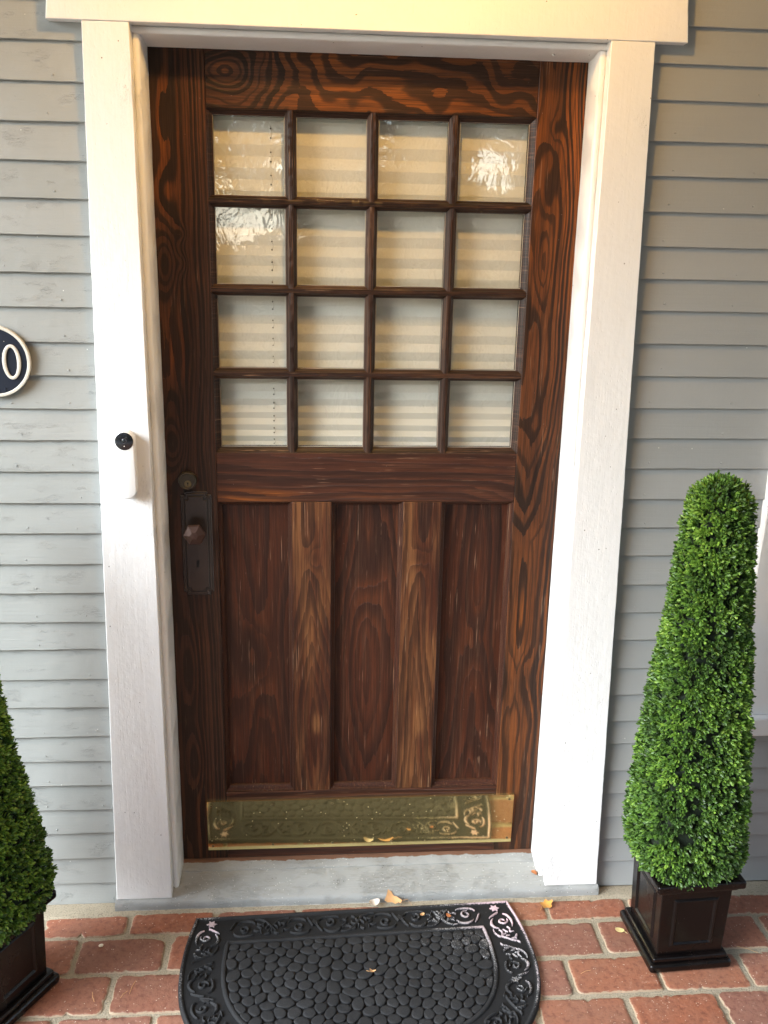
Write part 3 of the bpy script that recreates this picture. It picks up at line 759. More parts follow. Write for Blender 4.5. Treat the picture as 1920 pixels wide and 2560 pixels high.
dpart('bottom_rail', board(XL + .0004, XR - .0004, ZB, .2612, .0003, .044, f_bot, 5.3), M['panel_x'], smooth=True, angle=40)
PZ0, PZ1 = .2616, 1.0177
for i, (a, b) in enumerate(((-.169, -.078), (.089, .180))):
    dpart('mullion', board(a, b, PZ0, PZ1, .0006, .040, f_mull((a + b) / 2, 60 + 9 * i), 7.1 + 2.7 * i), M['panel_z'], None, 'rubbed mullion with bare ochre wood', smooth=True, angle=40)
spans = [(XL, -.169), (-.078, .089), (.180, XR)]
for i, (a, b) in enumerate(spans):
    p_ = dpart('panel', board(a + .004, b - .004, PZ0 + .004, PZ1 - .004, .0215, .012, f_panel((a + b) / 2, 80 + 11 * i, [.62, .84, .66][i], [.0, .005, .012][i]), 11.1 + 3.3 * i), M['panel_z'], smooth=True, angle=40)
    # moulding round the panel: quarter-round strip on four sides
    mb = MB(); x0, x1, z0, z1 = a + .0003, b - .0003, PZ0 + .0002, PZ1 - .0002
    prof = [(0, .0025), (.0012, .0030), (.0020, .0075), (.0040, .0092), (.0074, .0125), (.0092, .0165), (.0095, .0220)]
    loops = [[(x0 + d, y_, z0 + d * 1.25), (x1 - d, y_, z0 + d * 1.25), (x1 - d, y_, z1 - d), (x0 + d, y_, z1 - d)] for d, y_ in prof]
    vs = [p for lp in loops for p in lp]
    fs = [(r_ * 4 + j, r_ * 4 + (j + 1) % 4, (r_ + 1) * 4 + (j + 1) % 4, (r_ + 1) * 4 + j) for r_ in range(len(prof) - 1) for j in range(4)]
    mb.add(vs, fs, 0, g=[(v_[0] + v_[2]) * 20 + k_ for k_, v_ in enumerate(vs)], tone=.12, wear=.30, seed=i * 2.2)
    # each quad needs enough points for the ring field: subdivide
    o = dpart('panel_moulding', mb, M['panel_z'], p_, smooth=True, angle=50)

# --- glazing bars
ROWS = [1.8547, 1.6738, 1.4917, 1.3112, 1.1335]
COLS = [XL, -.1666, .0054, .1774, XR]
BAR = [(-.0125, .030), (-.0125, .0135), (-.0112, .0095), (-.0100, .0080), (-.0072, .0058), (-.0058, .0036), (-.0052, .0016), (-.0046, .0010),
       (.0046, .0010), (.0052, .0016), (.0058, .0036), (.0072, .0058), (.0100, .0080), (.0112, .0095), (.0125, .0135), (.0125, .030)]
def bar(along, c, a0, a1, dy, seed):
    mb = MB(); n = int((a1 - a0) / .006)
    vs, g, wr = [], [], []
    for i in range(n + 1):
        t = a0 + (a1 - a0) * i / n
        wv = float(vnoise(t * 9, seed, 0)) * .0005
        for j, (p, y_) in enumerate(BAR):
            q = c + p + wv
            vs.append((q, y_ + dy, t) if along == 'z' else (t, y_ + dy, q))
            g.append(q * 260 + 1.8 * float(vnoise(t * 4, seed, 1))); wr.append(.34 if abs(p) < .0065 else .12)
    m_ = len(BAR)
    fs = [(i * m_ + j, i * m_ + j + 1, (i + 1) * m_ + j + 1, (i + 1) * m_ + j) for i in range(n) for j in range(m_ - 1)]
    if along == 'z': fs = [f_[::-1] for f_ in fs]
    mb.add(vs, [f_[::-1] for f_ in fs], 0, g=g, tone=.12, wear=wr, seed=seed)
    return mb
for i, z in enumerate(ROWS[1:4]): dpart('glazing_bar', bar('x', z, XL, XR, 0, 1.5 + i), M['muntin_x'], smooth=True, angle=45)
for i, x in enumerate(COLS[1:4]): dpart('glazing_bar', bar('z', x, ROWS[4], ROWS[0], .0004, 5.5 + i), M['muntin_z'], smooth=True, angle=45)
# bead round the whole glazed opening
mb = MB()
hp = [(0, .0016), (.0006, .0036), (.0024, .0056), (.0052, .0080), (.0068, .0095), (.0115, .0120), (.0120, .0140), (.0120, .030)]
def bead(along, c, sgn, a0, a1, seed):
    n = int((a1 - a0) / .006); vs, g = [], []
    for i in range(n + 1):
        t = a0 + (a1 - a0) * i / n
        for p, y_ in hp:
            lo = a0 + p; hi = a1 - p; tt = min(max(t, lo), hi); q = c + sgn * p
            vs.append((q, y_, tt) if along == 'z' else (tt, y_, q)); g.append(q * 240 + 1.5 * float(vnoise(t * 5, seed, 1)))
    m_ = len(hp)
    mb.add(vs, [(i * m_ + j, i * m_ + j + 1, (i + 1) * m_ + j + 1, (i + 1) * m_ + j) for i in range(n) for j in range(m_ - 1)], 0, g=g, tone=.10, wear=.22, seed=seed)
bead('x', ROWS[0], -1, XL, XR, 1.0); bead('x', ROWS[4], 1, XL, XR, 2.0); bead('z', XL, 1, ROWS[4], ROWS[0], 3.0); bead('z', XR, -1, ROWS[4], ROWS[0], 4.0)
dpart('glazing_bead', mb, M['muntin_x'], smooth=True, angle=45)
# --- panes, each a slightly tilted, slightly curved sheet of old glass with its putty line
for r_ in range(4):
    for c_ in range(4):
        z1, z0 = ROWS[r_] - (.0115 if r_ == 0 else .0120), ROWS[r_ + 1] + (.0115 if r_ == 3 else .0120)
        x0, x1 = COLS[c_] + (.0115 if c_ == 0 else .0120), COLS[c_ + 1] - (.0115 if c_ == 3 else .0120)
        mb = MB(); n = 10; vs = []
        tx, tz = rnd.uniform(-.004, .004), rnd.uniform(-.004, .004)
        for j in range(n + 1):
            for i in range(n + 1):
                u_, v_ = i / n, j / n
                x, z = x0 + (x1 - x0) * u_, z0 + (z1 - z0) * v_
                vs.append((x, .0150 + tx * (u_ - .5) * .15 + tz * (v_ - .5) * .15 + .00022 * float(fbm(x * 16, z * 9, 0, r_ * 4 + c_)), z))
        fs = [(j * (n + 1) + i, j * (n + 1) + i + 1, (j + 1) * (n + 1) + i + 1, (j + 1) * (n + 1) + i) for j in range(n) for i in range(n)]
        mb.add(vs, fs, 0)
        p_ = dpart('glass_pane', mb, M['glass'], smooth=True, angle=180)
        mb = MB(); t = .0013; yy = .0140
        for a, b, c, d in ((x0, x1, z0, z0 + t), (x0, x1, z1 - t * .7, z1), (x0, x0 + t * .8, z0 + t, z1 - t * .7), (x1 - t, x1, z0 + t, z1 - t * .7)): mb.box(a, b, yy, yy + .0005, c, d)
        dpart('putty_line', mb, M['putty'], p_)

# --- kick plate
kp = MB()
kl, kr_, kb, kt = -.3870, .3942, .0972, .2402
n = 40
vs = []
for j in range(7):
    for i in range(n + 1):
        x = kl + (kr_ - kl) * i / n; z = kb + (kt - kb) * j / 6
        vs.append((x, -.0022 - .0055 * j / 6 + .00012 * float(vnoise(x * 7, z * 9, 0, 3)), z))
kp.add(vs, [(j * (n + 1) + i, j * (n + 1) + i + 1, (j + 1) * (n + 1) + i + 1, (j + 1) * (n + 1) + i) for j in range(6) for i in range(n)])
bd = [(kl, kb), (kr_, kb), (kr_, kt), (kl, kt)]
kp.add([(x, -.0021 - (.0055 if z > .2 else 0), z) for x, z in bd] + [(x, -.0001, z) for x, z in bd], [((i + 1) % 4, i, 4 + i, 4 + (i + 1) % 4) for i in range(4)])
kick = dpart('kick_plate', kp, M['brass'], label='speckled brass kick plate', smooth=True, angle=40)
def screw_mb(c, r=.0034, deep=True):
    mb = MB(); lathe(mb, [(r * 1.25, .0000), (r * 1.2, .0006), (r * .85, .0010), (r * .45, .0007), (r * .4, -.0004)], 14, c, mat=0)
    return mb
def smb(c, r, m, parent):
    mb = screw_mb(c, r)
    mb.box(c[0] - r * .75, c[0] + r * .75, c[1] - .00125, c[1] - .0009, c[2] - r * .13, c[2] + r * .13, 1)
    return dpart('screw', mb, [m, M['black']], parent, smooth=True, angle=40)
for i in range(6):
    x = kl + .0115 + (kr_ - kl - .023) * i / 5
    smb((x, -.0023 - .0051, kt - .0125), .0026, M['brass_old'], kick); smb((x + .0005, -.0028, kb + .0130), .0026, M['brass_old'], kick)

# --- deadbolt
mb = MB(); lathe(mb, [(.0212, 0), (.0210, .006), (.0200, .0105), (.0172, .0120), (.0160, .0112), (.0158, .0100), (.0003, .0100)], 48, (-.4035, 0, 1.0700))
db = dpart('deadbolt', mb, M['lock_ring'], smooth=True, angle=40)
mb = MB(); lathe(mb, [(.0080, .0099), (.0080, .0112), (.0068, .0118), (.0062, .0110), (.0002, .0110)], 28, (-.4025, 0, 1.0635))
cyl = dpart('key_cylinder', mb, M['brass_old'], db, smooth=True, angle=40)
mb = MB(); lathe(mb, [(.0019, .0111), (.0019, .0113), (.0001, .01135)], 12, (-.4025, 0, 1.0652)); mb.box(-.4032, -.4016, -.0113, -.0109, 1.0590, 1.0650)
dpart('keyway', mb, M['black'], cyl)
# --- escutcheon with stepped, notched corners
def plate(mb, cx, cz, hw, hh, notch, y0, y1, bev):
    def out(q):
        a, b, n_ = hw - q, hh - q, notch
        return [(-a + n_, -b), (a - n_, -b), (a - n_, -b + n_), (a, -b + n_), (a, b - n_), (a - n_, b - n_), (a - n_, b), (-a + n_, b), (-a + n_, b - n_), (-a, b - n_), (-a, -b + n_), (-a + n_, -b + n_)]
    L0 = [(cx + x, y0, cz + z) for x, z in out(0)]; L1 = [(cx + x, y1 + bev, cz + z) for x, z in out(0)]; L2 = [(cx + x, y1, cz + z) for x, z in out(bev)]
    n_ = 12
    fs = [(i, (i + 1) % n_, n_ + (i + 1) % n_, n_ + i) for i in range(n_)] + [(n_ + i, n_ + (i + 1) % n_, 2 * n_ + (i + 1) % n_, 2 * n_ + i) for i in range(n_)]
    fs += [(24, 25, 26, 35), (27, 28, 29, 26), (29, 30, 31, 32), (32, 33, 34, 35), (26, 29, 32, 35)]
    mb.add(L0 + L1 + L2, fs)
EX, EZ = -.3868, .9185
mb = MB()
plate(mb, EX, EZ, .0352, .1265, .0085, 0, -.0030, .0016)
plate(mb, EX, EZ, .0312, .1215, .0085, -.0028, -.0052, .0012)
nf = len(mb.f); plate(mb, EX, EZ, .0272, .1165, .0085, -.0050, -.0055, .0001)
for q in range(nf, len(mb.f)): mb.m[q] = 1
plate(mb, EX, EZ, .0252, .1145, .0085, -.0050, -.0068, .0010)
es = dpart('escutcheon', mb, [M['bronze'], M['black']])
for sx in (-1, 1):
    for sz in (-1, 1):
        smb((EX + sx * .0248, -.0062, EZ + sz * .1130), .0027, M['bronze'], es)
mb = MB(); lathe(mb, [(.0042, .0066), (.0042, .00700), (.0001, .00705)], 16, (EX, 0, EZ - .0425))
mb.add([(EX - .0020, -.00705, EZ - .0440), (EX + .0020, -.00705, EZ - .0440), (EX + .0034, -.00705, EZ - .0555), (EX - .0034, -.00705, EZ - .0555)], [(0, 3, 2, 1)])
dpart('keyhole', mb, M['black'], es)
KC = (EX - .001, -.006, EZ + .0345)
mb = MB(); lathe(mb, [(.0125, 0), (.0125, .0025), (.0085, .006), (.0080, .022), (.0110, .0245)], 32, KC, close=False)
hexr = []
for r_, h in ((.0100, .0240), (.0225, .0300), (.0262, .0350), (.0262, .0372), (.0240, .0405), (.0090, .0470), (.0010, .0478)):
    hexr.append([(KC[0] + r_ * math.cos(R(60 * k_ + 3)), KC[1] - h, KC[2] + r_ * math.sin(R(60 * k_ + 3))) for k_ in range(6)])
vs = [p for q in hexr for p in q]
mb.add(vs, [(i * 6 + j, i * 6 + (j + 1) % 6, (i + 1) * 6 + (j + 1) % 6, (i + 1) * 6 + j) for i in range(6) for j in range(6)] + [tuple(range(36, 42))])
dpart('door_knob', mb, M['knob'], es, 'worn hexagonal door knob', bevel=.0012)

# ================================================================ PLEATED SHADE
shade = thing('window_shade', 'beige pleated window shade hanging behind the small door panes', 'window shade', (0, .050, 1.93))
mb = MB()
zs = [1.93]; step_at = lambda z: float(np.interp(z, [1.08, 1.13, 1.22, 1.32, 1.42, 1.56, 1.75, 1.95], [.0085, .0115, .0145, .0185, .0200, .0215, .0232, .0236]))
while zs[-1] > 1.09: zs.append(zs[-1] - step_at(zs[-1]))
zs = np.array(zs); xs = np.linspace(-.350, .3405, 30)
vs = []
for i, z in enumerate(zs):
    dpt = .0038 if i % 2 else 0.0
    for x in xs: vs.append((x, .048 + dpt - .06 + .0012 * float(vnoise(x * 6, i * .3, 0, 2)), z - 1.93 + .0008 * float(vnoise(x * 5, i * .7, 0, 9))))
n = len(xs)
fs = [(i * n + j, i * n + j + 1, (i + 1) * n + j + 1, (i + 1) * n + j) for i in range(len(zs) - 1) for j in range(n - 1)]
mb.add(vs, fs); fab = mb; holes = []
mb = MB(); mb.box(-.352, .342, -.014, .006, zs[-1] - 1.93 - .018, zs[-1] - 1.93); part('bottom_rail', mb, M['shade'], shade)
mb = MB(); mb.box(-.352, .342, -.018, .012, -.006, .026)
part('head_rail', mb, M['shade'], shade)
def tube(mb, pts, r, seg=6, mat=0):
    pts = [Vector(p) for p in pts]; vs = []
    for i, p in enumerate(pts):
        d = (pts[min(i + 1, len(pts) - 1)] - pts[max(i - 1, 0)]).normalized()
        a = d.orthogonal().normalized(); b = d.cross(a)
        rr = r[i] if hasattr(r, '__len__') else r
        for k_ in range(seg):
            t = 2 * math.pi * k_ / seg; vs.append(tuple(p + a * rr * math.cos(t) + b * rr * math.sin(t)))
    mb.add(vs, [(i * seg + k_, i * seg + (k_ + 1) % seg, (i + 1) * seg + (k_ + 1) % seg, (i + 1) * seg + k_) for i in range(len(pts) - 1) for k_ in range(seg)], mat)
cd = MB(); cpts = [(-.209, -.0135, -.004)]
for i in range(2, len(zs) - 1):
    x = -.209; za = (zs[i] * .6 + zs[i + 1] * .4) - 1.93 if i % 2 else (zs[i] * .4 + zs[i + 1] * .6) - 1.93
    t_ = abs((za + 1.93) - zs[i]) / abs(zs[i + 1] - zs[i]); ya = -.012 + (.0038 * (1 - t_) if i % 2 else .0038 * t_)
    holes.append((x, ya - .0010, za))
    cpts.append((x, ya - (.0016 if i % 2 == 0 else .0012), za))
    if i % 2 == 0: cpts += [(x + .0030, -.0145, za - .35 * (zs[i] - zs[i + 1])), (x + .0022, -.0148, za - .62 * (zs[i] - zs[i + 1]))]
    else: cpts += [(x + .0002, ya + .0010, za - .2 * (zs[i] - zs[i + 1])), (x + .0002, ya + .0010, za - .6 * (zs[i] - zs[i + 1]))]
tube(cd, cpts, .00040, 4, 0)
part('cord', cd, M['cord'], shade)
for x, y, z in holes:
    ring = [(x + .0017 * math.cos(R(a * 45)), y, z + .0017 * math.sin(R(a * 45))) for a in range(8)]
    fab.add(ring, [tuple(range(8))], 1)
part('fabric', fab, [M['shade'], M['black']], shade)

# ================================================================ DOORBELL
bell = thing('video_doorbell', 'white capsule doorbell with round black camera on the left door casing', 'doorbell', (-.5170, -.0945, 1.1305))
def capsule(mb, hw, hh, y0, y1, bev, n=20):
    def ring(q, y):
        o_ = []
        for k_ in range(n + 1): t = math.pi * k_ / n; o_.append(((hw - q) * math.cos(t), y, hh - hw + (hw - q) * math.sin(t)))
        for k_ in range(n + 1): t = math.pi + math.pi * k_ / n; o_.append(((hw - q) * math.cos(t), y, -hh + hw + (hw - q) * math.sin(t)))
        return o_
    rings = [ring(0, y0), ring(0, y1 + bev), ring(bev * .3, y1 + bev * .3), ring(bev, y1)]
    m_ = len(rings[0]); vs = [p for q in rings for p in q]
    mb.add(vs, [(i * m_ + j, i * m_ + (j + 1) % m_, (i + 1) * m_ + (j + 1) % m_, (i + 1) * m_ + j) for i in range(3) for j in range(m_)] + [tuple(range(3 * m_, 4 * m_))])
mb = MB(); capsule(mb, .0205, .0735, 0, -.0120, .001); part('mount', mb, M['shell'], bell, smooth=True, angle=40)
mb = MB(); capsule(mb, .0210, .0740, -.0128, -.0250, .0035); part('body', mb, M['shell'], bell, smooth=True, angle=60)
mb = MB(); lathe(mb, [(.0190, .0248), (.0190, .0256), (.0180, .0262), (.0001, .0262)], 48, (0, 0, .0530)); fc = part('camera_disc', mb, M['lens'], bell, smooth=True, angle=40)
mb = MB(); lathe(mb, [(.0058, .0262), (.0056, .0270), (.0046, .0268)], 32, (0, 0, .0545), close=False); part('lens_ring', mb, M['lens_ring'], fc, smooth=True, angle=40)
mb = MB(); lathe(mb, [(.0045, .0262), (.0034, .0270), (.0015, .0275), (.0001, .0276)], 24, (0, 0, .0545)); part('camera_lens', mb, M['dark_glass'], fc, smooth=True)
mb = MB(); lathe(mb, [(.0012, .0262), (.0012, .0265), (.0001, .0265)], 10, (0, 0, .0425)); part('status_light', mb, M['cream'], fc)

# ================================================================ HOUSE NUMBER
pl = thing('house_number_plaque', 'round black house number plaque with raised cream rim and numeral 0', 'house number', (-.7805, -.0745, 1.3435))
mb = MB(); lathe(mb, [(.0715, .0), (.0730, .004), (.0720, .0065), (.0680, .0070), (.0001, .0070)], 72); part('backplate', mb, M['plaque_black'], pl, smooth=True, angle=40)
mb = MB(); lathe(mb, [(.0745, .0015), (.0745, .0080), (.0735, .0092), (.0690, .0092), (.0678, .0080), (.0678, .0066)], 80, close=False); part('rim', mb, M['cream'], pl, smooth=True, angle=40)
mb = MB()
n = 56; vs = []
for ax_, az_, y_ in ((.0188, .0362, -.0068), (.0188, .0362, -.0096), (.0176, .0350, -.0103), (.0124, .0308, -.0103), (.0112, .0296, -.0096), (.0112, .0296, -.0068)):
    for k_ in range(n): t = 2 * math.pi * k_ / n; vs.append((.0365 + ax_ * math.cos(t), y_, -.0010 + az_ * math.sin(t)))
mb.add(vs, [(i * n + j, i * n + (j + 1) % n, (i + 1) * n + (j + 1) % n, (i + 1) * n + j) for i in range(5) for j in range(n)])
part('numeral', mb, M['cream'], pl, smooth=True, angle=40)
mb = MB(); lathe(mb, [(.0030, .0068), (.0026, .0084), (.0001, .0086)], 12, (.018, 0, -.0575)); part('screw', mb, M['plaque_black'], pl, smooth=True, angle=40)
mb = MB(); lathe(mb, [(.0009, .0068), (.0007, .0078), (.0001, .0079)], 8, (.024, 0, .041)); mb2 = mb; part('enamel_chip', mb, M['cream'], pl)

# ================================================================ WINDOW AT THE RIGHT EDGE
win = thing('house_window', 'white framed window at the right edge of the wall behind the topiary', 'window', (1.30, -.08, .455))
WO = Vector((1.30, -.08, .455))
def wpart(name, mb, m, label=None, **k_):
    mb.v = [(a - 1.30, b + .08, c - .455) for a, b, c in mb.v]; return part(name, mb, m, win, label, **k_)
mb = MB(); sheet(mb, (.9010, -.096, .5035), (1.0500, -.096, .5035), (1.0500, -.096, 1.95), (.9500, -.096, 1.95), 6, 60, (0, -1, 0), .0005, 31, depth=.04); wpart('casing', mb, M['white'], smooth=True, angle=25)
mb = MB(); sheet(mb, (1.90, -.096, .5035), (2.05, -.096, .5035), (2.00, -.096, 1.95), (1.90, -.096, 1.95), 6, 60, (0, -1, 0), .0005, 32, depth=.04); wpart('casing', mb, M['white'], smooth=True, angle=50)
mb = MB(); mb.box(.88, 2.07, -.097, -.055, 1.951, 2.10); wpart('head_casing', mb, M['white'], bevel=.002)
mb = MB(); mb.box(.880, 2.07, -.116, -.055, .4550, .5030); wpart('sill', mb, M['white'], bevel=.004)
mb = MB(); mb.box(1.051, 1.899, -.086, -.058, .504, .560); mb.box(1.051, 1.899, -.086, -.058, 1.19, 1.23); mb.box(1.051, 1.899, -.086, -.058, 1.89, 1.95)
mb.box(1.051, 1.10, -.0855, -.0585, .56, 1.89); mb.box(1.85, 1.899, -.0855, -.0585, .56, 1.89); wpart('sash', mb, M['steel'], bevel=.002)
mb = MB(); mb.box(1.10, 1.85, -.070, -.062, .56, 1.89); wpart('glass', mb, M['dark_glass'])

# ================================================================ PLANTERS
def planter(label, loc, rz):
    t = thing('planter', label, 'planter', loc, rz, 'square black planters beside the door')
    mb = MB(); a, b = .0985, .0985
    mb.box(-a, a, -a, a, 0, .0225); o = mb.build('plinth', M['planter'], t, bevel=.008, seg=4)
    mb2 = MB(); mb2.box(-.0900, .0900, -.0900, .0900, .0210, .0345); mb2.build('plinth_step', M['planter'], t, bevel=.005, seg=3)
    mb = MB(); h0, h1, z0, z1 = .0790, .0835, .0340, .2080
    c4 = [(-1, -1), (1, -1), (1, 1), (-1, 1)]
    mb.add([(h0 * x, h0 * y, z0) for x, y in c4] + [(h1 * x, h1 * y, z1) for x, y in c4] , [(0, 1, 5, 4), (1, 2, 6, 5), (2, 3, 7, 6), (3, 0, 4, 7), (0, 3, 2, 1), (4, 5, 6, 7)])
    mb.build('body', M['planter'], t, bevel=.003, seg=3)
    # four recessed-look panels: a raised picture-frame ridge on every side
    for q in range(4):
        m2 = MB(); ang = q * math.pi / 2; ca, sa = math.cos(ang), math.sin(ang)
        def P(x, d, z):
            hh = h0 + (h1 - h0) * (z - z0) / (z1 - z0)
            X, Y = x, -(hh + d); return (X * ca - Y * sa, X * sa + Y * ca, z)
        A = [(.052, .058, .186), (.0475, .0615, .1825), (.0450, .0640, .1800), (.0410, .0680, .1760)]
        D = [.0002, .0042, .0042, .0002]
        vs = []
        for (hx, za, zb_), d in zip(A, D): vs += [P(-hx, d, za), P(hx, d, za), P(hx * 1.03, d, zb_), P(-hx * 1.03, d, zb_)]
        m2.add(vs, [(i * 4 + j, i * 4 + (j + 1) % 4, (i + 1) * 4 + (j + 1) % 4, (i + 1) * 4 + j) for i in range(3) for j in range(4)])
        m2.build('panel_moulding', M['planter'], t, bevel=.001)
    mb = MB(); mb.box(-.0925, .0925, -.0925, .0925, .2060, .2180); mb.build('rim_step', M['planter'], t, bevel=.005, seg=3)
    mb = MB()
    a, b = .104, .080
    mb.add([(x * a, y * a, .2170) for x, y in c4] + [(x * a, y * a, .2380) for x, y in c4] + [(x * b, y * b, .2380) for x, y in c4] + [(x * b, y * b, .2170) for x, y in c4],
           [(0, 1, 5, 4), (1, 2, 6, 5), (2, 3, 7, 6), (3, 0, 4, 7)] + [(4 + i, 4 + (i + 1) % 4, 8 + (i + 1) % 4, 8 + i) for i in range(4)] + [(8 + i, 8 + (i + 1) % 4, 12 + (i + 1) % 4, 12 + i) for i in range(4)] + [(12 + i, 12 + (i + 1) % 4, (i + 1) % 4, i) for i in range(4)])
    mb.build('rim', M['planter'], t, bevel=.006, seg=4)
    return t
planter('glossy black square planter under the topiary right of the door', (.7385, -.2720, .0005), R(3.0))
planter('black square planter cut off by the left edge under the left topiary', (-.8150, -.3600, .0005), R(-29))

# ================================================================ TOPIARIES
def topiary_mesh(seed, a_scale=1.0):
    g_ = np.random.default_rng(seed)
    zk = np.array([.226, .240, .265, .295, .39, .59, .78, .965, 1.05, 1.096, 1.122, 1.136]); wk = np.array([.078, .097, .109, .114, .110, .0955, .0800, .0680, .060, .050, .036, .014]) * np.interp(zk, [.34, .50], [a_scale, 1.0])
    def rad(z, th, k_=3.2):
        c, s_ = np.abs(np.cos(th)), np.abs(np.sin(th))
        kk = np.where(z > .8, 2.3, 3.2)
        return np.interp(z, zk, wk) / (c ** kk + s_ ** kk) ** (1 / kk)
    mb = MB()
    # solid dark filler added to block see-through, coloured like deep inner shade
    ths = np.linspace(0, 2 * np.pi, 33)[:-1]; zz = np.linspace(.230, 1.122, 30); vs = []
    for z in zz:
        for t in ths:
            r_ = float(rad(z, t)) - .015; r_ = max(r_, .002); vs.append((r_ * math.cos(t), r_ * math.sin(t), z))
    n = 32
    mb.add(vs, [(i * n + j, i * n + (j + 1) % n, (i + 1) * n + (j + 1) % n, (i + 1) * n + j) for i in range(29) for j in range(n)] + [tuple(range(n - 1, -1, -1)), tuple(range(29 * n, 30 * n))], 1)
    NS = 5600
    z = g_.random(NS * 3) * (1.136 - .226) + .226
    keep = g_.random(NS * 3) < (np.interp(z, zk, wk) + .035) / .175
    z = z[keep][:NS]; NSr = len(z)
    th = g_.random(NSr) * 2 * np.pi
    r_ = rad(z, th); e = 1e-3
    x, y = r_ * np.cos(th), r_ * np.sin(th)
    dr = (rad(z, th + e) - r_) / e; dz = (rad(z + e, th) - r_) / e
    N = np.stack([np.cos(th) + dr / r_ * np.sin(th), np.sin(th) - dr / r_ * np.cos(th), -dz], -1)
    N /= np.linalg.norm(N, axis=1, keepdims=True)
    P = np.stack([x, y, z], -1) - N * .016
    D = N + np.array([0, 0, .25]) + g_.normal(0, .22, (NSr, 3)); D /= np.linalg.norm(D, axis=1, keepdims=True)
    slen = g_.uniform(.013, .024, NSr) + (z > 1.07) * g_.uniform(0, .010, NSr)
    patch = fbm(x * 22, y * 22, z * 16, seed) * .40 + fbm(x * 7, y * 7, z * 5, seed + 3) * .16
    allv, rv, ed = [], [], []
    fs = []
    prof_u = np.array([0, .42, 1.0, .38, .78, .38, .78]); prof_w = np.array([0, 0, 0, .40, .48, -.40, -.48]); prof_h = np.array([0, -.06, .02, .05, .07, .05, .07])
    LF = [(0, 3, 1), (1, 3, 4, 2), (0, 1, 5), (1, 2, 6, 5)]
    base = 0
    helper = g_.normal(0, 1, (NSr, 3)); A = np.cross(D, helper); A /= np.linalg.norm(A, axis=1, keepdims=True); B = np.cross(D, A)
    for node in range(4):
        for half in range(2):
            ang = node * 1.57 + half * np.pi + g_.normal(0, .25, NSr)
            out = A * np.cos(ang)[:, None] + B * np.sin(ang)[:, None]
            if node == 3: spread, L0 = g_.uniform(.10, .40, NSr), .0100
            else: spread, L0 = g_.uniform(.35, .85, NSr), .0140
            ld = D * np.cos(spread)[:, None] + out * np.sin(spread)[:, None]
            org = P + D * (slen * [.45, .72, .92, 1.0][node])[:, None]
            side = np.cross(ld, out + D * .3); side /= np.linalg.norm(side, axis=1, keepdims=True)
            up = np.cross(side, ld)
            L = L0 * g_.uniform(.75, 1.25, NSr); W = L * g_.uniform(.34, .48, NSr)
            V = org[:, None, :] + ld[:, None, :] * (L[:, None] * prof_u)[:, :, None] + side[:, None, :] * (W[:, None] * prof_w)[:, :, None] + up[:, None, :] * (L[:, None] * prof_h)[:, :, None]
            allv.append(V.reshape(-1, 3))
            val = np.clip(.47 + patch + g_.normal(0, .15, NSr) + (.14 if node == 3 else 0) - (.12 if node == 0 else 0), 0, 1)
            rv.append(np.repeat(val, 7)); ed.append(np.tile(np.array([.3, 0, .2, 1, 1, 1, 1.]), NSr))
            for i in range(NSr):
                b = base + i * 7
                fs += [tuple(q + b for q in f_) for f_ in LF]
            base += NSr * 7
    V = np.concatenate(allv)
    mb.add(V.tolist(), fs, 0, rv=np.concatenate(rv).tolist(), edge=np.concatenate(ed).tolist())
    return mb
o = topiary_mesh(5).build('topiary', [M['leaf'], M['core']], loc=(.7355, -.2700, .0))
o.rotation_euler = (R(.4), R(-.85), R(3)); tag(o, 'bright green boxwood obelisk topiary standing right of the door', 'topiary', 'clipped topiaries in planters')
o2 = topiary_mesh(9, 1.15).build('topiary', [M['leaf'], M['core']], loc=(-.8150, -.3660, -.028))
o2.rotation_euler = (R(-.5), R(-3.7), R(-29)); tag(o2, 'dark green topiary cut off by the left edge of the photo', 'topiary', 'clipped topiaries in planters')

# ================================================================ DOORMAT
MAT_A = math.atan2(.0253, .771)
matt = thing('doormat', 'black half round rubber doormat with pebble centre and scrolled border', 'doormat', (-.0193, -.1322, .0008), MAT_A)
def hw_at(v, inner=False):
    if inner: return float(np.interp(v, [.09, .15, .21, .25, .28, .31, .335, .36, .38, .395, .405, .411], [.304, .309, .3075, .300, .290, .275, .257, .229, .195, .150, .090, .0]))
    return float(np.interp(v, [0, .03, .07, .12, .17, .215, .26, .30, .34, .38, .41, .435, .455, .470, .478], [.3860, .3930, .4005, .4060, .4085, .4075, .4015, .3905, .3740, .3500, .3230, .2850, .2350, .1600, .0]))
def outline(inner=False, n=70):
    v0, v1 = (.0905, .411) if inner else (0, .478)
    t = np.linspace(0, 1, n); vv = v0 + (v1 - v0) * (1 - (1 - t) ** 1.8)
    right = [(hw_at(v, inner), v) for v in vv]; left = [(-a, b) for a, b in right[::-1][1:]]
    top = [(-right[0][0] + 2 * right[0][0] * i / 40, v0) for i in range(1, 40)]
    pts = right + left + top
    P = np.array(pts)
    # even smoothing except at the two top corners
    c1, c2 = 0, len(right) + len(left) - 1
    for _ in range(6):
        Q = (np.roll(P, 1, 0) + np.roll(P, -1, 0)) / 2
        m_ = np.ones(len(P), bool); m_[[c1, c2]] = False
        P[m_] = P[m_] * .5 + Q[m_] * .5
    return P
def inset(P, d):
    T = np.roll(P, -1, 0) - np.roll(P, 1, 0); T /= np.linalg.norm(T, axis=1, keepdims=True) + 1e-9
    Nn = np.stack([-T[:, 1], T[:, 0]], -1)
    c = P.mean(0)
    if ((c - P) * Nn).sum() < 0: Nn = -Nn
    return P + Nn * d
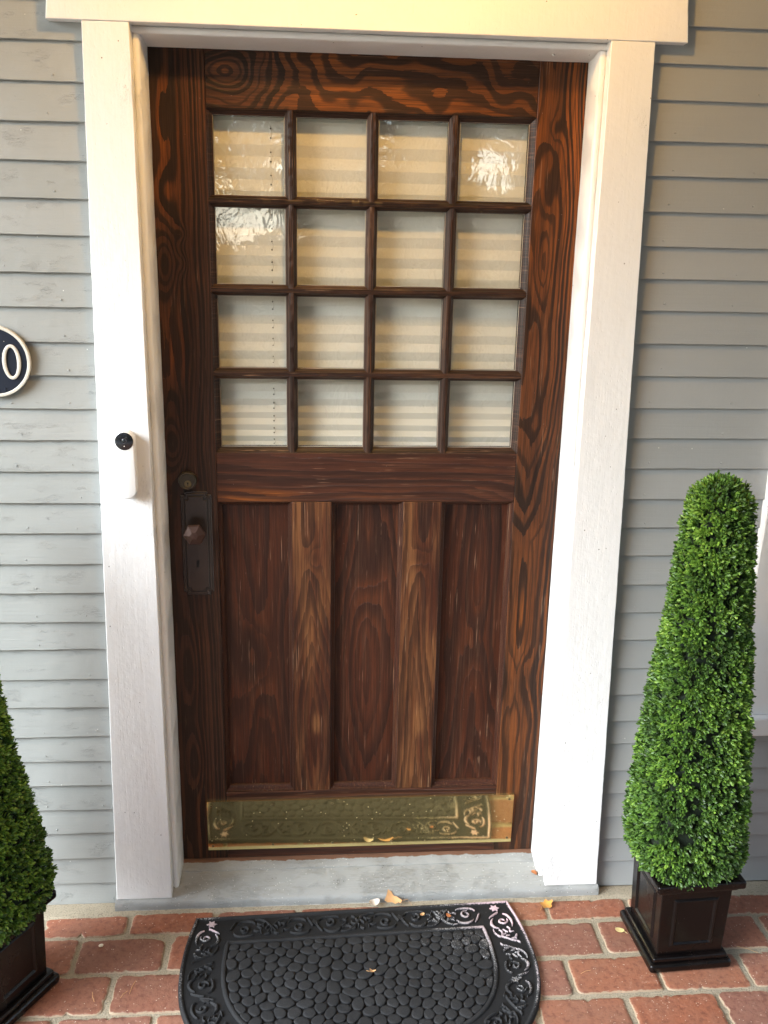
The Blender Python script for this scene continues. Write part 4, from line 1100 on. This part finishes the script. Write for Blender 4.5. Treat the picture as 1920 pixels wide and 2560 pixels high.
def scuff(u, v):
    d1 = math.hypot(u - .385, (v - .03) * 1.0)
    a = max(0, 1.15 - d1 / .30)
    d2 = math.hypot(u + .352, v - .045); a2 = .95 * math.exp(-(d2 / .055) ** 2)
    a3 = .75 * math.exp(-((u - .385) / .07) ** 2 - ((v - .25) / .12) ** 2)
    a4 = .40 * math.exp(-((abs(u) - .40) / .015) ** 2)
    a5 = .50 * math.exp(-((u + .375) / .03) ** 2 - ((v - .12) / .03) ** 2)
    return min(1.05, max(a, a2, a3, a4, a5))
def emit3(mb, pts3, up):  # (u,v,z) -> local
    return [(a, -b, c) for a, b, c in pts3]
OUT = outline(False); INN = outline(True)
mb = MB()
def ringmesh(mb, rings, ups, cap=False, sf=1.0):
    vs, upl, scl = [], [], []
    for (P, z), u_ in zip(rings, ups):
        for a, b in P: vs.append((a, -b, z)); upl.append(u_); scl.append(scuff(a, b) * sf)
    n = len(rings[0][0])
    fs = [(i * n + (j + 1) % n, i * n + j, (i + 1) * n + j, (i + 1) * n + (j + 1) % n) for i in range(len(rings) - 1) for j in range(n)]
    if cap: fs.append(tuple(range((len(rings) - 1) * n, len(rings) * n)))
    mb.add(vs, fs, 0, up=upl, scuff=scl)
i1, i2, i3, i4 = inset(OUT, .0022), inset(OUT, .0048), inset(OUT, .0075), inset(OUT, .0100)
ringmesh(mb, [(inset(OUT, -.001), 0), (OUT, .0065), (i1, .0102), (i2, .0112), (i3, .0102), (i4, .0068), (inset(OUT, .012), .0064)], [0, 0, .8, 1, .8, 0, 0], cap=True)
base_mb = mb
mb = MB()
ringmesh(mb, [(inset(INN, -.0075), .0062), (inset(INN, -.0055), .0100), (inset(INN, -.0030), .0111), (inset(INN, .0008), .0111), (inset(INN, .0030), .0100), (inset(INN, .0045), .0062)], [0, .7, 1, 1, .7, 0])
part('inner_border', mb, M['rubber'], matt, smooth=True, angle=60)
# pebbles
def clip(poly, a, b, c):
    out = []
    for i in range(len(poly)):
        p, q = poly[i], poly[(i + 1) % len(poly)]
        dp, dq = a * p[0] + b * p[1] - c, a * q[0] + b * q[1] - c
        if dp <= 0: out.append(p)
        if (dp < 0 < dq) or (dq < 0 < dp): t = dp / (dp - dq); out.append((p[0] + (q[0] - p[0]) * t, p[1] + (q[1] - p[1]) * t))
    return out
inp = inset(INN, .0050)
def inside(p):
    u, v = p; return .094 < v < .406 and abs(u) < hw_at(v, True) - .004
prnd = random.Random(21); sites = []
tries = 0
while tries < 6000:
    tries += 1
    p = (prnd.uniform(-.31, .31), prnd.uniform(.094, .41))
    if inside(p) and all(math.hypot(p[0] - q[0], p[1] - q[1]) > .0222 for q in sites): sites.append(p)
sites = np.array(sites)
def cells(S_):
    res = []
    for i, s_ in enumerate(S_):
        d = np.linalg.norm(S_ - s_, axis=1); idx = np.argsort(d)[1:16]
        poly = [(s_[0] - .03, s_[1] - .03), (s_[0] + .03, s_[1] - .03), (s_[0] + .03, s_[1] + .03), (s_[0] - .03, s_[1] + .03)]
        for j in idx:
            q = S_[j]; a, b = q - s_; c = a * (q[0] + s_[0]) / 2 + b * (q[1] + s_[1]) / 2; poly = clip(poly, a, b, c)
        # frame
        poly = clip(poly, 0, -1, -.0965)
        hh = hw_at(s_[1], True) - .0055
        for k_ in range(0, 40):
            v_ = .10 + .31 * k_ / 40; h = hw_at(v_, True) - .0055; h2 = hw_at(v_ + .002, True) - .0055
            sg = 1 if s_[0] > 0 else -1
            tx, ty = h2 - h, .002; nx_, ny_ = ty, -tx
            if abs(v_ - s_[1]) < .03 or v_ > .36: poly = clip(poly, sg * nx_, ny_, nx_ * h + ny_ * v_)
            if len(poly) < 3: break
        res.append(poly)
    return res
def centroid(poly):
    A = cx = cy = 0
    for i in range(len(poly)):
        x0, y0 = poly[i]; x1, y1 = poly[(i + 1) % len(poly)]; w_ = x0 * y1 - x1 * y0; A += w_; cx += (x0 + x1) * w_; cy += (y0 + y1) * w_
    return (cx / (3 * A), cy / (3 * A), abs(A / 2)) if abs(A) > 1e-9 else (poly[0][0], poly[0][1], 0)
for _ in range(3):
    cs = cells(sites)
    for i, c_ in enumerate(cs):
        if len(c_) > 2: x, y, A_ = centroid(c_); sites[i] = (x * .6 + sites[i][0] * .4, y * .6 + sites[i][1] * .4)
mb = MB()
for c_ in cells(sites):
    if len(c_) < 3: continue
    x, y, A_ = centroid(c_)
    if A_ < 9e-5: continue
    P = np.array(c_)
    # inset against the neighbours, then round the corners off
    P = np.array([x, y]) + (P - [x, y]) * (1 - .0006 / math.sqrt(A_ / math.pi))
    for _ in range(2):
        Q = np.roll(P, -1, 0); P = np.stack([P * .7 + Q * .3, P * .3 + Q * .7], 1).reshape(-1, 2)
    # pull the outline towards the ellipse of the same spread, so that it reads as a worn pebble
    cc = P.mean(0); dd = P - cc; cov = dd.T @ dd / len(P); ev, U = np.linalg.eigh(cov); ax2 = np.sqrt(np.maximum(ev, 1e-9) * 2.0)
    ang = np.arctan2((dd @ U)[:, 1] / ax2[1], (dd @ U)[:, 0] / ax2[0]); E = cc + (np.stack([ax2[0] * np.cos(ang), ax2[1] * np.sin(ang)], -1) @ U.T)
    P = P * .42 + E * .58
    for _ in range(1):
        Q = np.roll(P, -1, 0); P = np.stack([P * .72 + Q * .28, P * .28 + Q * .72], 1).reshape(-1, 2)
    dh = prnd.uniform(-.0006, .0008); tx, ty = prnd.uniform(-.03, .03), prnd.uniform(-.03, .03)
    rings = []
    vs, upl, scl = [], [], []
    own = prnd.uniform(.25, 1.0)
    for sc_, z in ((1.0, .0060), (.990, .0090), (.955, .0106), (.87, .0112), (.6, .0115), (.3, .0116)):
        for a, b in P:
            px, py = x + (a - x) * sc_, y + (b - y) * sc_
            vs.append((px, -py, z + (dh + (px - x) * tx + (py - y) * ty if z > .007 else 0))); upl.append(0 if z < .009 else 1); scl.append(scuff(px, py) * (.78 * own))
    n = len(P); m_ = len(vs); vs.append((x, -y, .0116 + dh)); upl.append(1); scl.append(scuff(x, y) * .78 * own)
    # orientation: P counter-clockwise in (u,v) becomes clockwise once v is flipped
    fs = [(i * n + (j + 1) % n, i * n + j, (i + 1) * n + j, (i + 1) * n + (j + 1) % n) for i in range(5) for j in range(n)] + [(5 * n + (j + 1) % n, 5 * n + j, m_) for j in range(n)]
    mb.add(vs, fs, 0, up=upl, scuff=scl)
part('pebble_field', mb, M['rubber'], matt, smooth=True, angle=70)
# scrolled border
orn = base_mb
def stroke(pts, widths, frame_, z0=.0058, zt=.0116):
    """raised ribbon; frame_ maps unit (s,t) to (u,v)"""
    pts = np.array(pts, float)
    # resample smooth (Catmull-Rom)
    out, ww = [], []
    n = len(pts); widths = np.interp(np.linspace(0, 1, n), np.linspace(0, 1, len(widths)), widths)
    for i in range(n - 1):
        p0, p1, p2, p3 = pts[max(i - 1, 0)], pts[i], pts[i + 1], pts[min(i + 2, n - 1)]
        for t in np.linspace(0, 1, 6, endpoint=False):
            out.append(.5 * ((2 * p1) + (-p0 + p2) * t + (2 * p0 - 5 * p1 + 4 * p2 - p3) * t * t + (-p0 + 3 * p1 - 3 * p2 + p3) * t ** 3)); ww.append(widths[i] * (1 - t) + widths[i + 1] * t)
    out.append(pts[-1]); ww.append(widths[-1])
    UV = np.array([frame_(s_, t_) for s_, t_ in out])
    T = np.gradient(UV, axis=0); T /= np.linalg.norm(T, axis=1, keepdims=True) + 1e-9; Nn = np.stack([-T[:, 1], T[:, 0]], -1)
    vs, upl, scl = [], [], []
    for p, nn, w_ in zip(UV, Nn, ww):
        for k_, (o_, z) in enumerate(((-1.15, z0), (-.8, z0 + (zt - z0) * .75), (0, zt), (.8, z0 + (zt - z0) * .75), (1.15, z0))):
            q = p + nn * o_ * w_; vs.append((q[0], -q[1], z if w_ > .0006 else min(z, z0 + .002))); upl.append(0 if k_ in (0, 4) else 1); scl.append(scuff(q[0], q[1]))
    m_ = len(UV)
    orn.add(vs, [(i * 5 + j, i * 5 + j + 1, (i + 1) * 5 + j + 1, (i + 1) * 5 + j) for i in range(m_ - 1) for j in range(4)], 0, up=upl, scuff=scl)
def spiral(cx, cy, r0, r1, a0, turns, n=14):
    return [(cx + (r0 + (r1 - r0) * t) * math.cos(a0 + turns * 2 * math.pi * t), cy + (r0 + (r1 - r0) * t) * math.sin(a0 + turns * 2 * math.pi * t)) for t in np.linspace(0, 1, n)]
def star(u, v, r=.0105, rot=0.0):
    vs = [(u, -v, .0108)]; n = 12
    for k_ in range(n):
        rr = r if k_ % 2 == 0 else r * .55; a = rot + 2 * math.pi * k_ / n; vs.append((u + rr * math.cos(a), -(v + rr * math.sin(a)), .0098))
    for k_ in range(n):
        rr = r * 1.08 if k_ % 2 == 0 else r * .62; a = rot + 2 * math.pi * k_ / n; vs.append((u + rr * math.cos(a), -(v + rr * math.sin(a)), .0060))
    orn.add(vs, [(0, 1 + (k_ + 1) % n, 1 + k_) for k_ in range(n)] + [(1 + k_, 1 + (k_ + 1) % n, 13 + (k_ + 1) % n, 13 + k_) for k_ in range(n)], 0, up=[1] * 13 + [0] * 12, scuff=[scuff(u, v)] * 25)
def unit(F):
    """one scroll motif; s from 0 (star) to .104 (leaf spray), t 0..0.068 across the band"""
    stroke([(.012, .020), (.018, .012), (.032, .008), (.050, .009), (.060, .013)], [.0012, .0030, .0034, .0024, .0004], F)
    stroke(spiral(.036, .030, .0135, .0030, -1.9, 1.15), [.0012, .0030, .0028, .0022, .0034], F)
    stroke([(.020, .048), (.030, .057), (.044, .060), (.056, .056), (.063, .046)], [.0004, .0030, .0042, .0034, .0006], F)
    stroke([(.004, .030), (.008, .040), (.014, .052), (.018, .058)], [.0022, .0026, .0022, .0006], F)
    # main vine to the spray
    stroke([(.062, .062), (.074, .062), (.086, .056), (.096, .044), (.104, .032), (.112, .020)], [.0008, .0020, .0026, .0028, .0026, .0018], F)
    for dx, dy, a in ((.088, .050, -2.3), (.098, .040, -2.6), (.104, .030, -1.9), (.110, .022, -1.2)):
        stroke([(dx, dy), (dx + .008 * math.cos(a), dy + .008 * math.sin(a)), (dx + .015 * math.cos(a + .35), dy + .015 * math.sin(a + .35))], [.0016, .0032, .0005], F)
    stroke([(.066, .050), (.074, .044), (.082, .046)], [.0004, .0030, .0012], F); stroke([(.066, .040), (.074, .034), (.078, .030)], [.0006, .0028, .0010], F)
    stroke([(.060, .026), (.068, .022), (.076, .024), (.078, .014)], [.0022, .0018, .0024, .0006], F)
    stroke([(.090, .012), (.096, .015), (.098, .020)], [.0030, .0030, .0010], F)
def top_frame(u0, dirn, flip=False):
    def F(s_, t_):
        t2 = .068 - t_ if flip else t_
        return (u0 + dirn * s_, .0125 + t2 * 1.0)
    return F
for u0 in (-.0997, .1083):
    unit(top_frame(u0, 1)); unit(top_frame(u0, -1, True)); star(u0, .038, rot=.3)
unit(top_frame(.3080, -1)); unit(top_frame(-.3050, 1, True))
# side bands: follow the curved edge
def side_frame(sg, v0, dirn, flip=False):
    tab_v = np.linspace(.0, .475, 200); ws = np.array([hw_at(v) for v in tab_v]); arc = np.concatenate([[0], np.cumsum(np.hypot(np.diff(tab_v), np.diff(ws)))])
    a0 = float(np.interp(v0, tab_v, arc))
    def F(s_, t_):
        a = a0 + dirn * s_; v = float(np.interp(a, arc, tab_v)); w_ = float(np.interp(v, tab_v, ws))
        e = 1e-3; w2 = float(np.interp(v + e, tab_v, ws)); T = np.array([w2 - w_, e]); T /= np.linalg.norm(T)
        t2 = .070 - t_ if flip else t_
        nn = np.array([-T[1], T[0]])      # towards the middle
        q = np.array([w_, v]) + nn * (.0135 + t2)
        return (sg * q[0], q[1])
    return F
for sg in (-1, 1):
    star(sg * .3465, .0262, .0125)
    unit(side_frame(sg, .030, 1)); unit(side_frame(sg, .262, -1, True)); star(sg * .3420, .2620)
    unit(side_frame(sg, .265, 1)); unit(side_frame(sg, .44, -1, True)); star(sg * .20, .437)
part('base', orn, M['rubber'], matt, 'slab with raised outer rim and scrolled border', smooth=True, angle=60)

# ================================================================ FALLEN LEAVES
def dead_leaf(name, label, cat, loc, rot, shape, size, m, curl=.25, stem=None, group=None):
    pts = np.array(shape, float); n = len(pts); c = pts.mean(0)
    vs = []; rings = (1.0, .66, .33)
    for r_ in rings:
        for x, y in pts:
            px, py = c + (np.array([x, y]) - c) * r_
            z = curl * ((px - c[0]) ** 2 * .9 + (py - c[1]) ** 2 * .5) + .04 * float(vnoise(px * 3, py * 3, 0, 5))
            vs.append((px * size, py * size, z * size))
    m_ = len(vs); vs.append((c[0] * size, c[1] * size, 0))
    th = .0004
    nv = len(vs); vs2 = vs + [(a, b, z - th) for a, b, z in vs]
    top = [(i * n + j, i * n + (j + 1) % n, (i + 1) * n + (j + 1) % n, (i + 1) * n + j) for i in range(2) for j in range(n)] + [(2 * n + j, 2 * n + (j + 1) % n, m_) for j in range(n)]
    fs = top + [tuple(q + nv for q in f_[::-1]) for f_ in top] + [((j + 1) % n, j, nv + j, nv + (j + 1) % n) for j in range(n)]
    mb = MB(); mb.add(vs2, fs)
    if stem: tube(mb, [tuple(Vector(p) * size) for p in stem], .0006, 5)
    o = mb.build(name, m, smooth=True, angle=60, loc=loc); o.rotation_euler = rot
    return tag(o, label, cat, group)
TRI = [(-1, -.5), (-.6, -.62), (-.1, -.45), (.35, -.6), (.7, -.35), (.95, -.5), (1.05, -.1), (.7, .1), (.3, .35), (0, .35), (-.4, .75), (-.8, .9), (-.85, .3)]
OVAL = [(math.cos(t) * 1.0, math.sin(t) * .68) for t in np.linspace(0, 2 * math.pi, 17)[:-1]]
LOBED = [((1 + .22 * math.cos(5 * t)) * math.cos(t), .8 * (1 + .22 * math.cos(5 * t + .6)) * math.sin(t)) for t in np.linspace(0, 2 * math.pi, 27)[:-1]]
dead_leaf('fallen_leaf', 'tan torn leaf resting against the top edge of the doormat below the sill', 'leaf', (.079, -.1120, .0200), (R(28), R(4), R(-12)), TRI, .021, M['leaf_tan'], .3, [(1.0, -.1, .1), (1.7, .1, .3), (2.3, -.5, .1)])
dead_leaf('fallen_leaf', 'pale curled leaf lying at the sill just left of the tan torn leaf', 'leaf', (.030, -.1190, .0150), (R(14), 0, R(20)), OVAL, .014, M['petal'], .6)
dead_leaf('fallen_leaf', 'golden lobed leaf on the bricks near the right corner of the doormat', 'leaf', (.4640, -.1330, .0040), (R(6), R(-5), R(25)), LOBED, .0155, M['leaf_gold'], .35, [(-.9, 0, .1), (-1.6, -.5, .1)])
dead_leaf('fallen_leaf', 'small pale yellow oval leaf on a brick beside the right planter', 'leaf', (.6210, -.2310, .0030), (R(3), 0, R(-20)), OVAL, .0110, simple('pale_yellow_leaf', (.62, .50, .22), .6), .2, [(.9, 0, 0), (1.7, -.6, .05)])
dead_leaf('fallen_leaf', 'narrow orange brown leaf wedged at the right end of the door sill', 'leaf', (.4450, -.0630, .0440), (R(30), R(50), R(80)), OVAL, .0125, M['leaf_brown'], .5)
dead_leaf('leaf_scrap', 'small tan leaf scrap on the upper scrolls of the doormat, the left of two', 'leaf', (.1455, -.1640, .0130), (R(8), 0, R(30)), OVAL, .0062, M['leaf_tan'], .4)
dead_leaf('leaf_scrap', 'small orange leaf scrap on the upper scrolls of the doormat near its right corner', 'leaf', (.2095, -.1710, .0130), (R(8), R(10), R(-40)), OVAL, .0068, M['leaf_brown'], .4)
dead_leaf('leaf_scrap', 'little dry sprig on the pebbles in the middle of the doormat', 'leaf', (.012, -.345, .0145), (0, 0, R(10)), TRI, .007, M['leaf_tan'], .5, [(-1, 0, .1), (-2, .4, .2)])
mb = MB(); lathe(mb, [(.0001, -.0005), (.0050, .0002), (.0056, .0012), (.0040, .0022), (.0001, .0026)], 16, (0, 0, 0), axis='z')
o = mb.build('white_pebble', simple('white_stone', (.72, .66, .55), .6), smooth=True, loc=(-.6165, -.2180, .0012)); tag(o, 'tiny round white pebble on a brick right of the left planter', 'pebble')
for i, (x, y, a, L) in enumerate(((-.520, -.352, 80, .020), (-.600, -.375, 110, .015), (-.535, -.372, 60, .012), (.905, -.31, -30, .024), (.50, -.36, 20, .014))):
    mb = MB(); tube(mb, [(-L, 0, 0), (0, .0015, .001), (L, 0, .0)], .0005, 5)
    o = mb.build('dry_needle', M['leaf_tan'], loc=(x, y, .0022)); o.rotation_euler = (0, 0, R(a))
    tag(o, ['thin dry needle on the brick left of the doormat, the one nearest the mat', 'thin dry needle on the brick beside the left planter', 'short dry needle crossing the brick left of the doormat', 'long dry needle on the bricks right of the right planter', 'short dry needle on the brick right of the doormat'][i], 'needle', 'dry needles on the bricks')

# ================================================================ PORCH LAMP (above the frame; its warm light falls on the head casing)
lamp = thing('ceiling_lamp', 'lit warm ceiling lamp on the porch ceiling in front of the door', 'lamp', (-.02, -.66, 2.66))
mb = MB(); lathe(mb, [(.065, 0), (.065, -.012), (.050, -.022), (.022, -.030), (.020, -.130), (.0001, -.130)][::1], 32, (0, 0, 0), axis='z')
part('canopy', mb, M['bronze'], lamp, smooth=True, angle=40)
k = NT('lit_bulb'); e_ = k.n('ShaderNodeEmission', {'Color': (1.0, .55, .15, 1), 'Strength': 118.0}); k.t.links.new(e_.outputs[0], k.out.inputs[0]); M['bulb'] = k.m
bm = bmesh.new(); bmesh.ops.create_uvsphere(bm, u_segments=24, v_segments=16, radius=.042)
me = bpy.data.meshes.new('bulb'); bm.to_mesh(me); bm.free(); me.materials.append(M['bulb'])
for p in me.polygons: p.use_smooth = True
o = bpy.data.objects.new('bulb', me); COL.objects.link(o); o.parent = lamp; o.location = (0, 0, -.172)

# ================================================================ GARDEN BEHIND THE CAMERA (seen in the panes)
k = NT('tree_leaves'); gn = k.noise(k.coord(), 1.5, 3); k.bsdf(k.mix(gn, (.030, .055, .014), (.085, .12, .03)), .6); M['tree_leaf'] = k.m
M['bark'] = simple('bark', (.11, .085, .06), .9, 0, (14, .02))
GAPS = [((-.262, 0, 1.625), .075, .055), ((.265, 0, 1.765), .055, .050)]     # openings in the foliage, as seen mirrored in two panes
def gap_ok(P):
    C_ = np.array([-.125, 2.09, 1.593])  # the camera mirrored in the door
    d = P - C_; t = -C_[1] / d[:, 1]; X = C_[0] + d[:, 0] * t; Z = C_[2] + d[:, 2] * t
    keep = np.ones(len(P), bool)
    for (x, _, z), a, b in GAPS:
        rr = ((X - x) / a) ** 2 + ((Z - z) / b) ** 2
        keep &= ((rr + 1.25 * fbm(X * 60, Z * 42, 0, 77) > .85) | (np.random.default_rng(5).random(len(P)) < .05))
    return keep
def tree(label, x, y, h, cz, rx, rz_, n, seed, group):
    g_ = np.random.default_rng(seed)
    t = thing('garden_tree', label, 'tree', (x, y, -.35), 0, group)
    mb = MB(); tube(mb, [(0, 0, 0), (.05, 0, h * .3), (-.05, .05, h * .6), (0, 0, h * .9)], [.20, .15, .11, .04], 10)
    for q in range(6):
        a = q * 1.05 + seed; tube(mb, [(0, 0, h * (.4 + .06 * q)), (rx * .4 * math.cos(a), rx * .4 * math.sin(a), h * (.5 + .06 * q)), (rx * .8 * math.cos(a), rx * .8 * math.sin(a), h * (.62 + .05 * q))], [.07, .045, .012], 7)
    part('trunk', mb, M['bark'], t, smooth=True)
    C_ = g_.normal(0, 1, (n // 26, 3)); C_ /= np.linalg.norm(C_, axis=1, keepdims=True); C_ *= (g_.random((len(C_), 1)) ** .4) * np.array([rx, rx, rz_])
    P = (C_[:, None, :] + g_.normal(0, .20, (len(C_), 26, 3))).reshape(-1, 3) + [0, 0, cz]
    Wp = P + [x, y, -.35]; P = P[gap_ok(Wp)]
    m_ = len(P); a = g_.normal(0, 1, (m_, 3)); a /= np.linalg.norm(a, axis=1, keepdims=True); b = np.cross(a, g_.normal(0, 1, (m_, 3))); b /= np.linalg.norm(b, axis=1, keepdims=True)
    s_ = g_.uniform(.05, .10, (m_, 1)); V = np.stack([P - a * s_, P + b * s_ * .5, P + a * s_, P - b * s_ * .5], 1).reshape(-1, 3)
    mb = MB(); mb.add(V.tolist(), [(i * 4, i * 4 + 1, i * 4 + 2, i * 4 + 3) for i in range(m_)]); part('crown', mb, M['tree_leaf'], t)
TS = [(-7.2, -9.5, 5.2, 3.4, 2.3, 2.2), (-3.2, -8.6, 4.6, 2.9, 2.1, 2.3), (.3, -8.8, 5.0, 2.9, 2.2, 2.5), (3.6, -8.6, 5.2, 3.1, 2.3, 2.5), (6.8, -8.0, 5.6, 3.4, 2.4, 2.6), (8.4, -4.2, 5.6, 3.2, 2.3, 2.6)]
NM = ['leftmost garden tree across the lawn', 'second garden tree from the left', 'middle garden tree facing the door', 'garden tree right of the middle one', 'big garden tree near the right', 'garden tree close to the right end of the porch']
for i, (x, y, h, cz, rx, rz_) in enumerate(TS): tree(NM[i], x, y, h, cz, rx, rz_, 15000, 30 + i, 'garden trees facing the porch')
g_ = np.random.default_rng(3); n = 24000
P = np.stack([g_.uniform(-9, 9, n), -9.9 + g_.normal(0, .25, n), -.35 + g_.random(n) * 1.9], -1); P = P[gap_ok(P)]; n = len(P)
a = g_.normal(0, 1, (n, 3)); a /= np.linalg.norm(a, axis=1, keepdims=True); b = np.cross(a, g_.normal(0, 1, (n, 3))); b /= np.linalg.norm(b, axis=1, keepdims=True); s_ = g_.uniform(.06, .11, (n, 1))
V = np.stack([P - a * s_, P + b * s_ * .6, P + a * s_, P - b * s_ * .6], 1).reshape(-1, 3); mb = MB(); mb.add(V.tolist(), [(i * 4, i * 4 + 1, i * 4 + 2, i * 4 + 3) for i in range(n)])
tag(mb.build('garden_hedge', M['tree_leaf']), 'long dark hedge along the far side of the lawn', 'hedge')
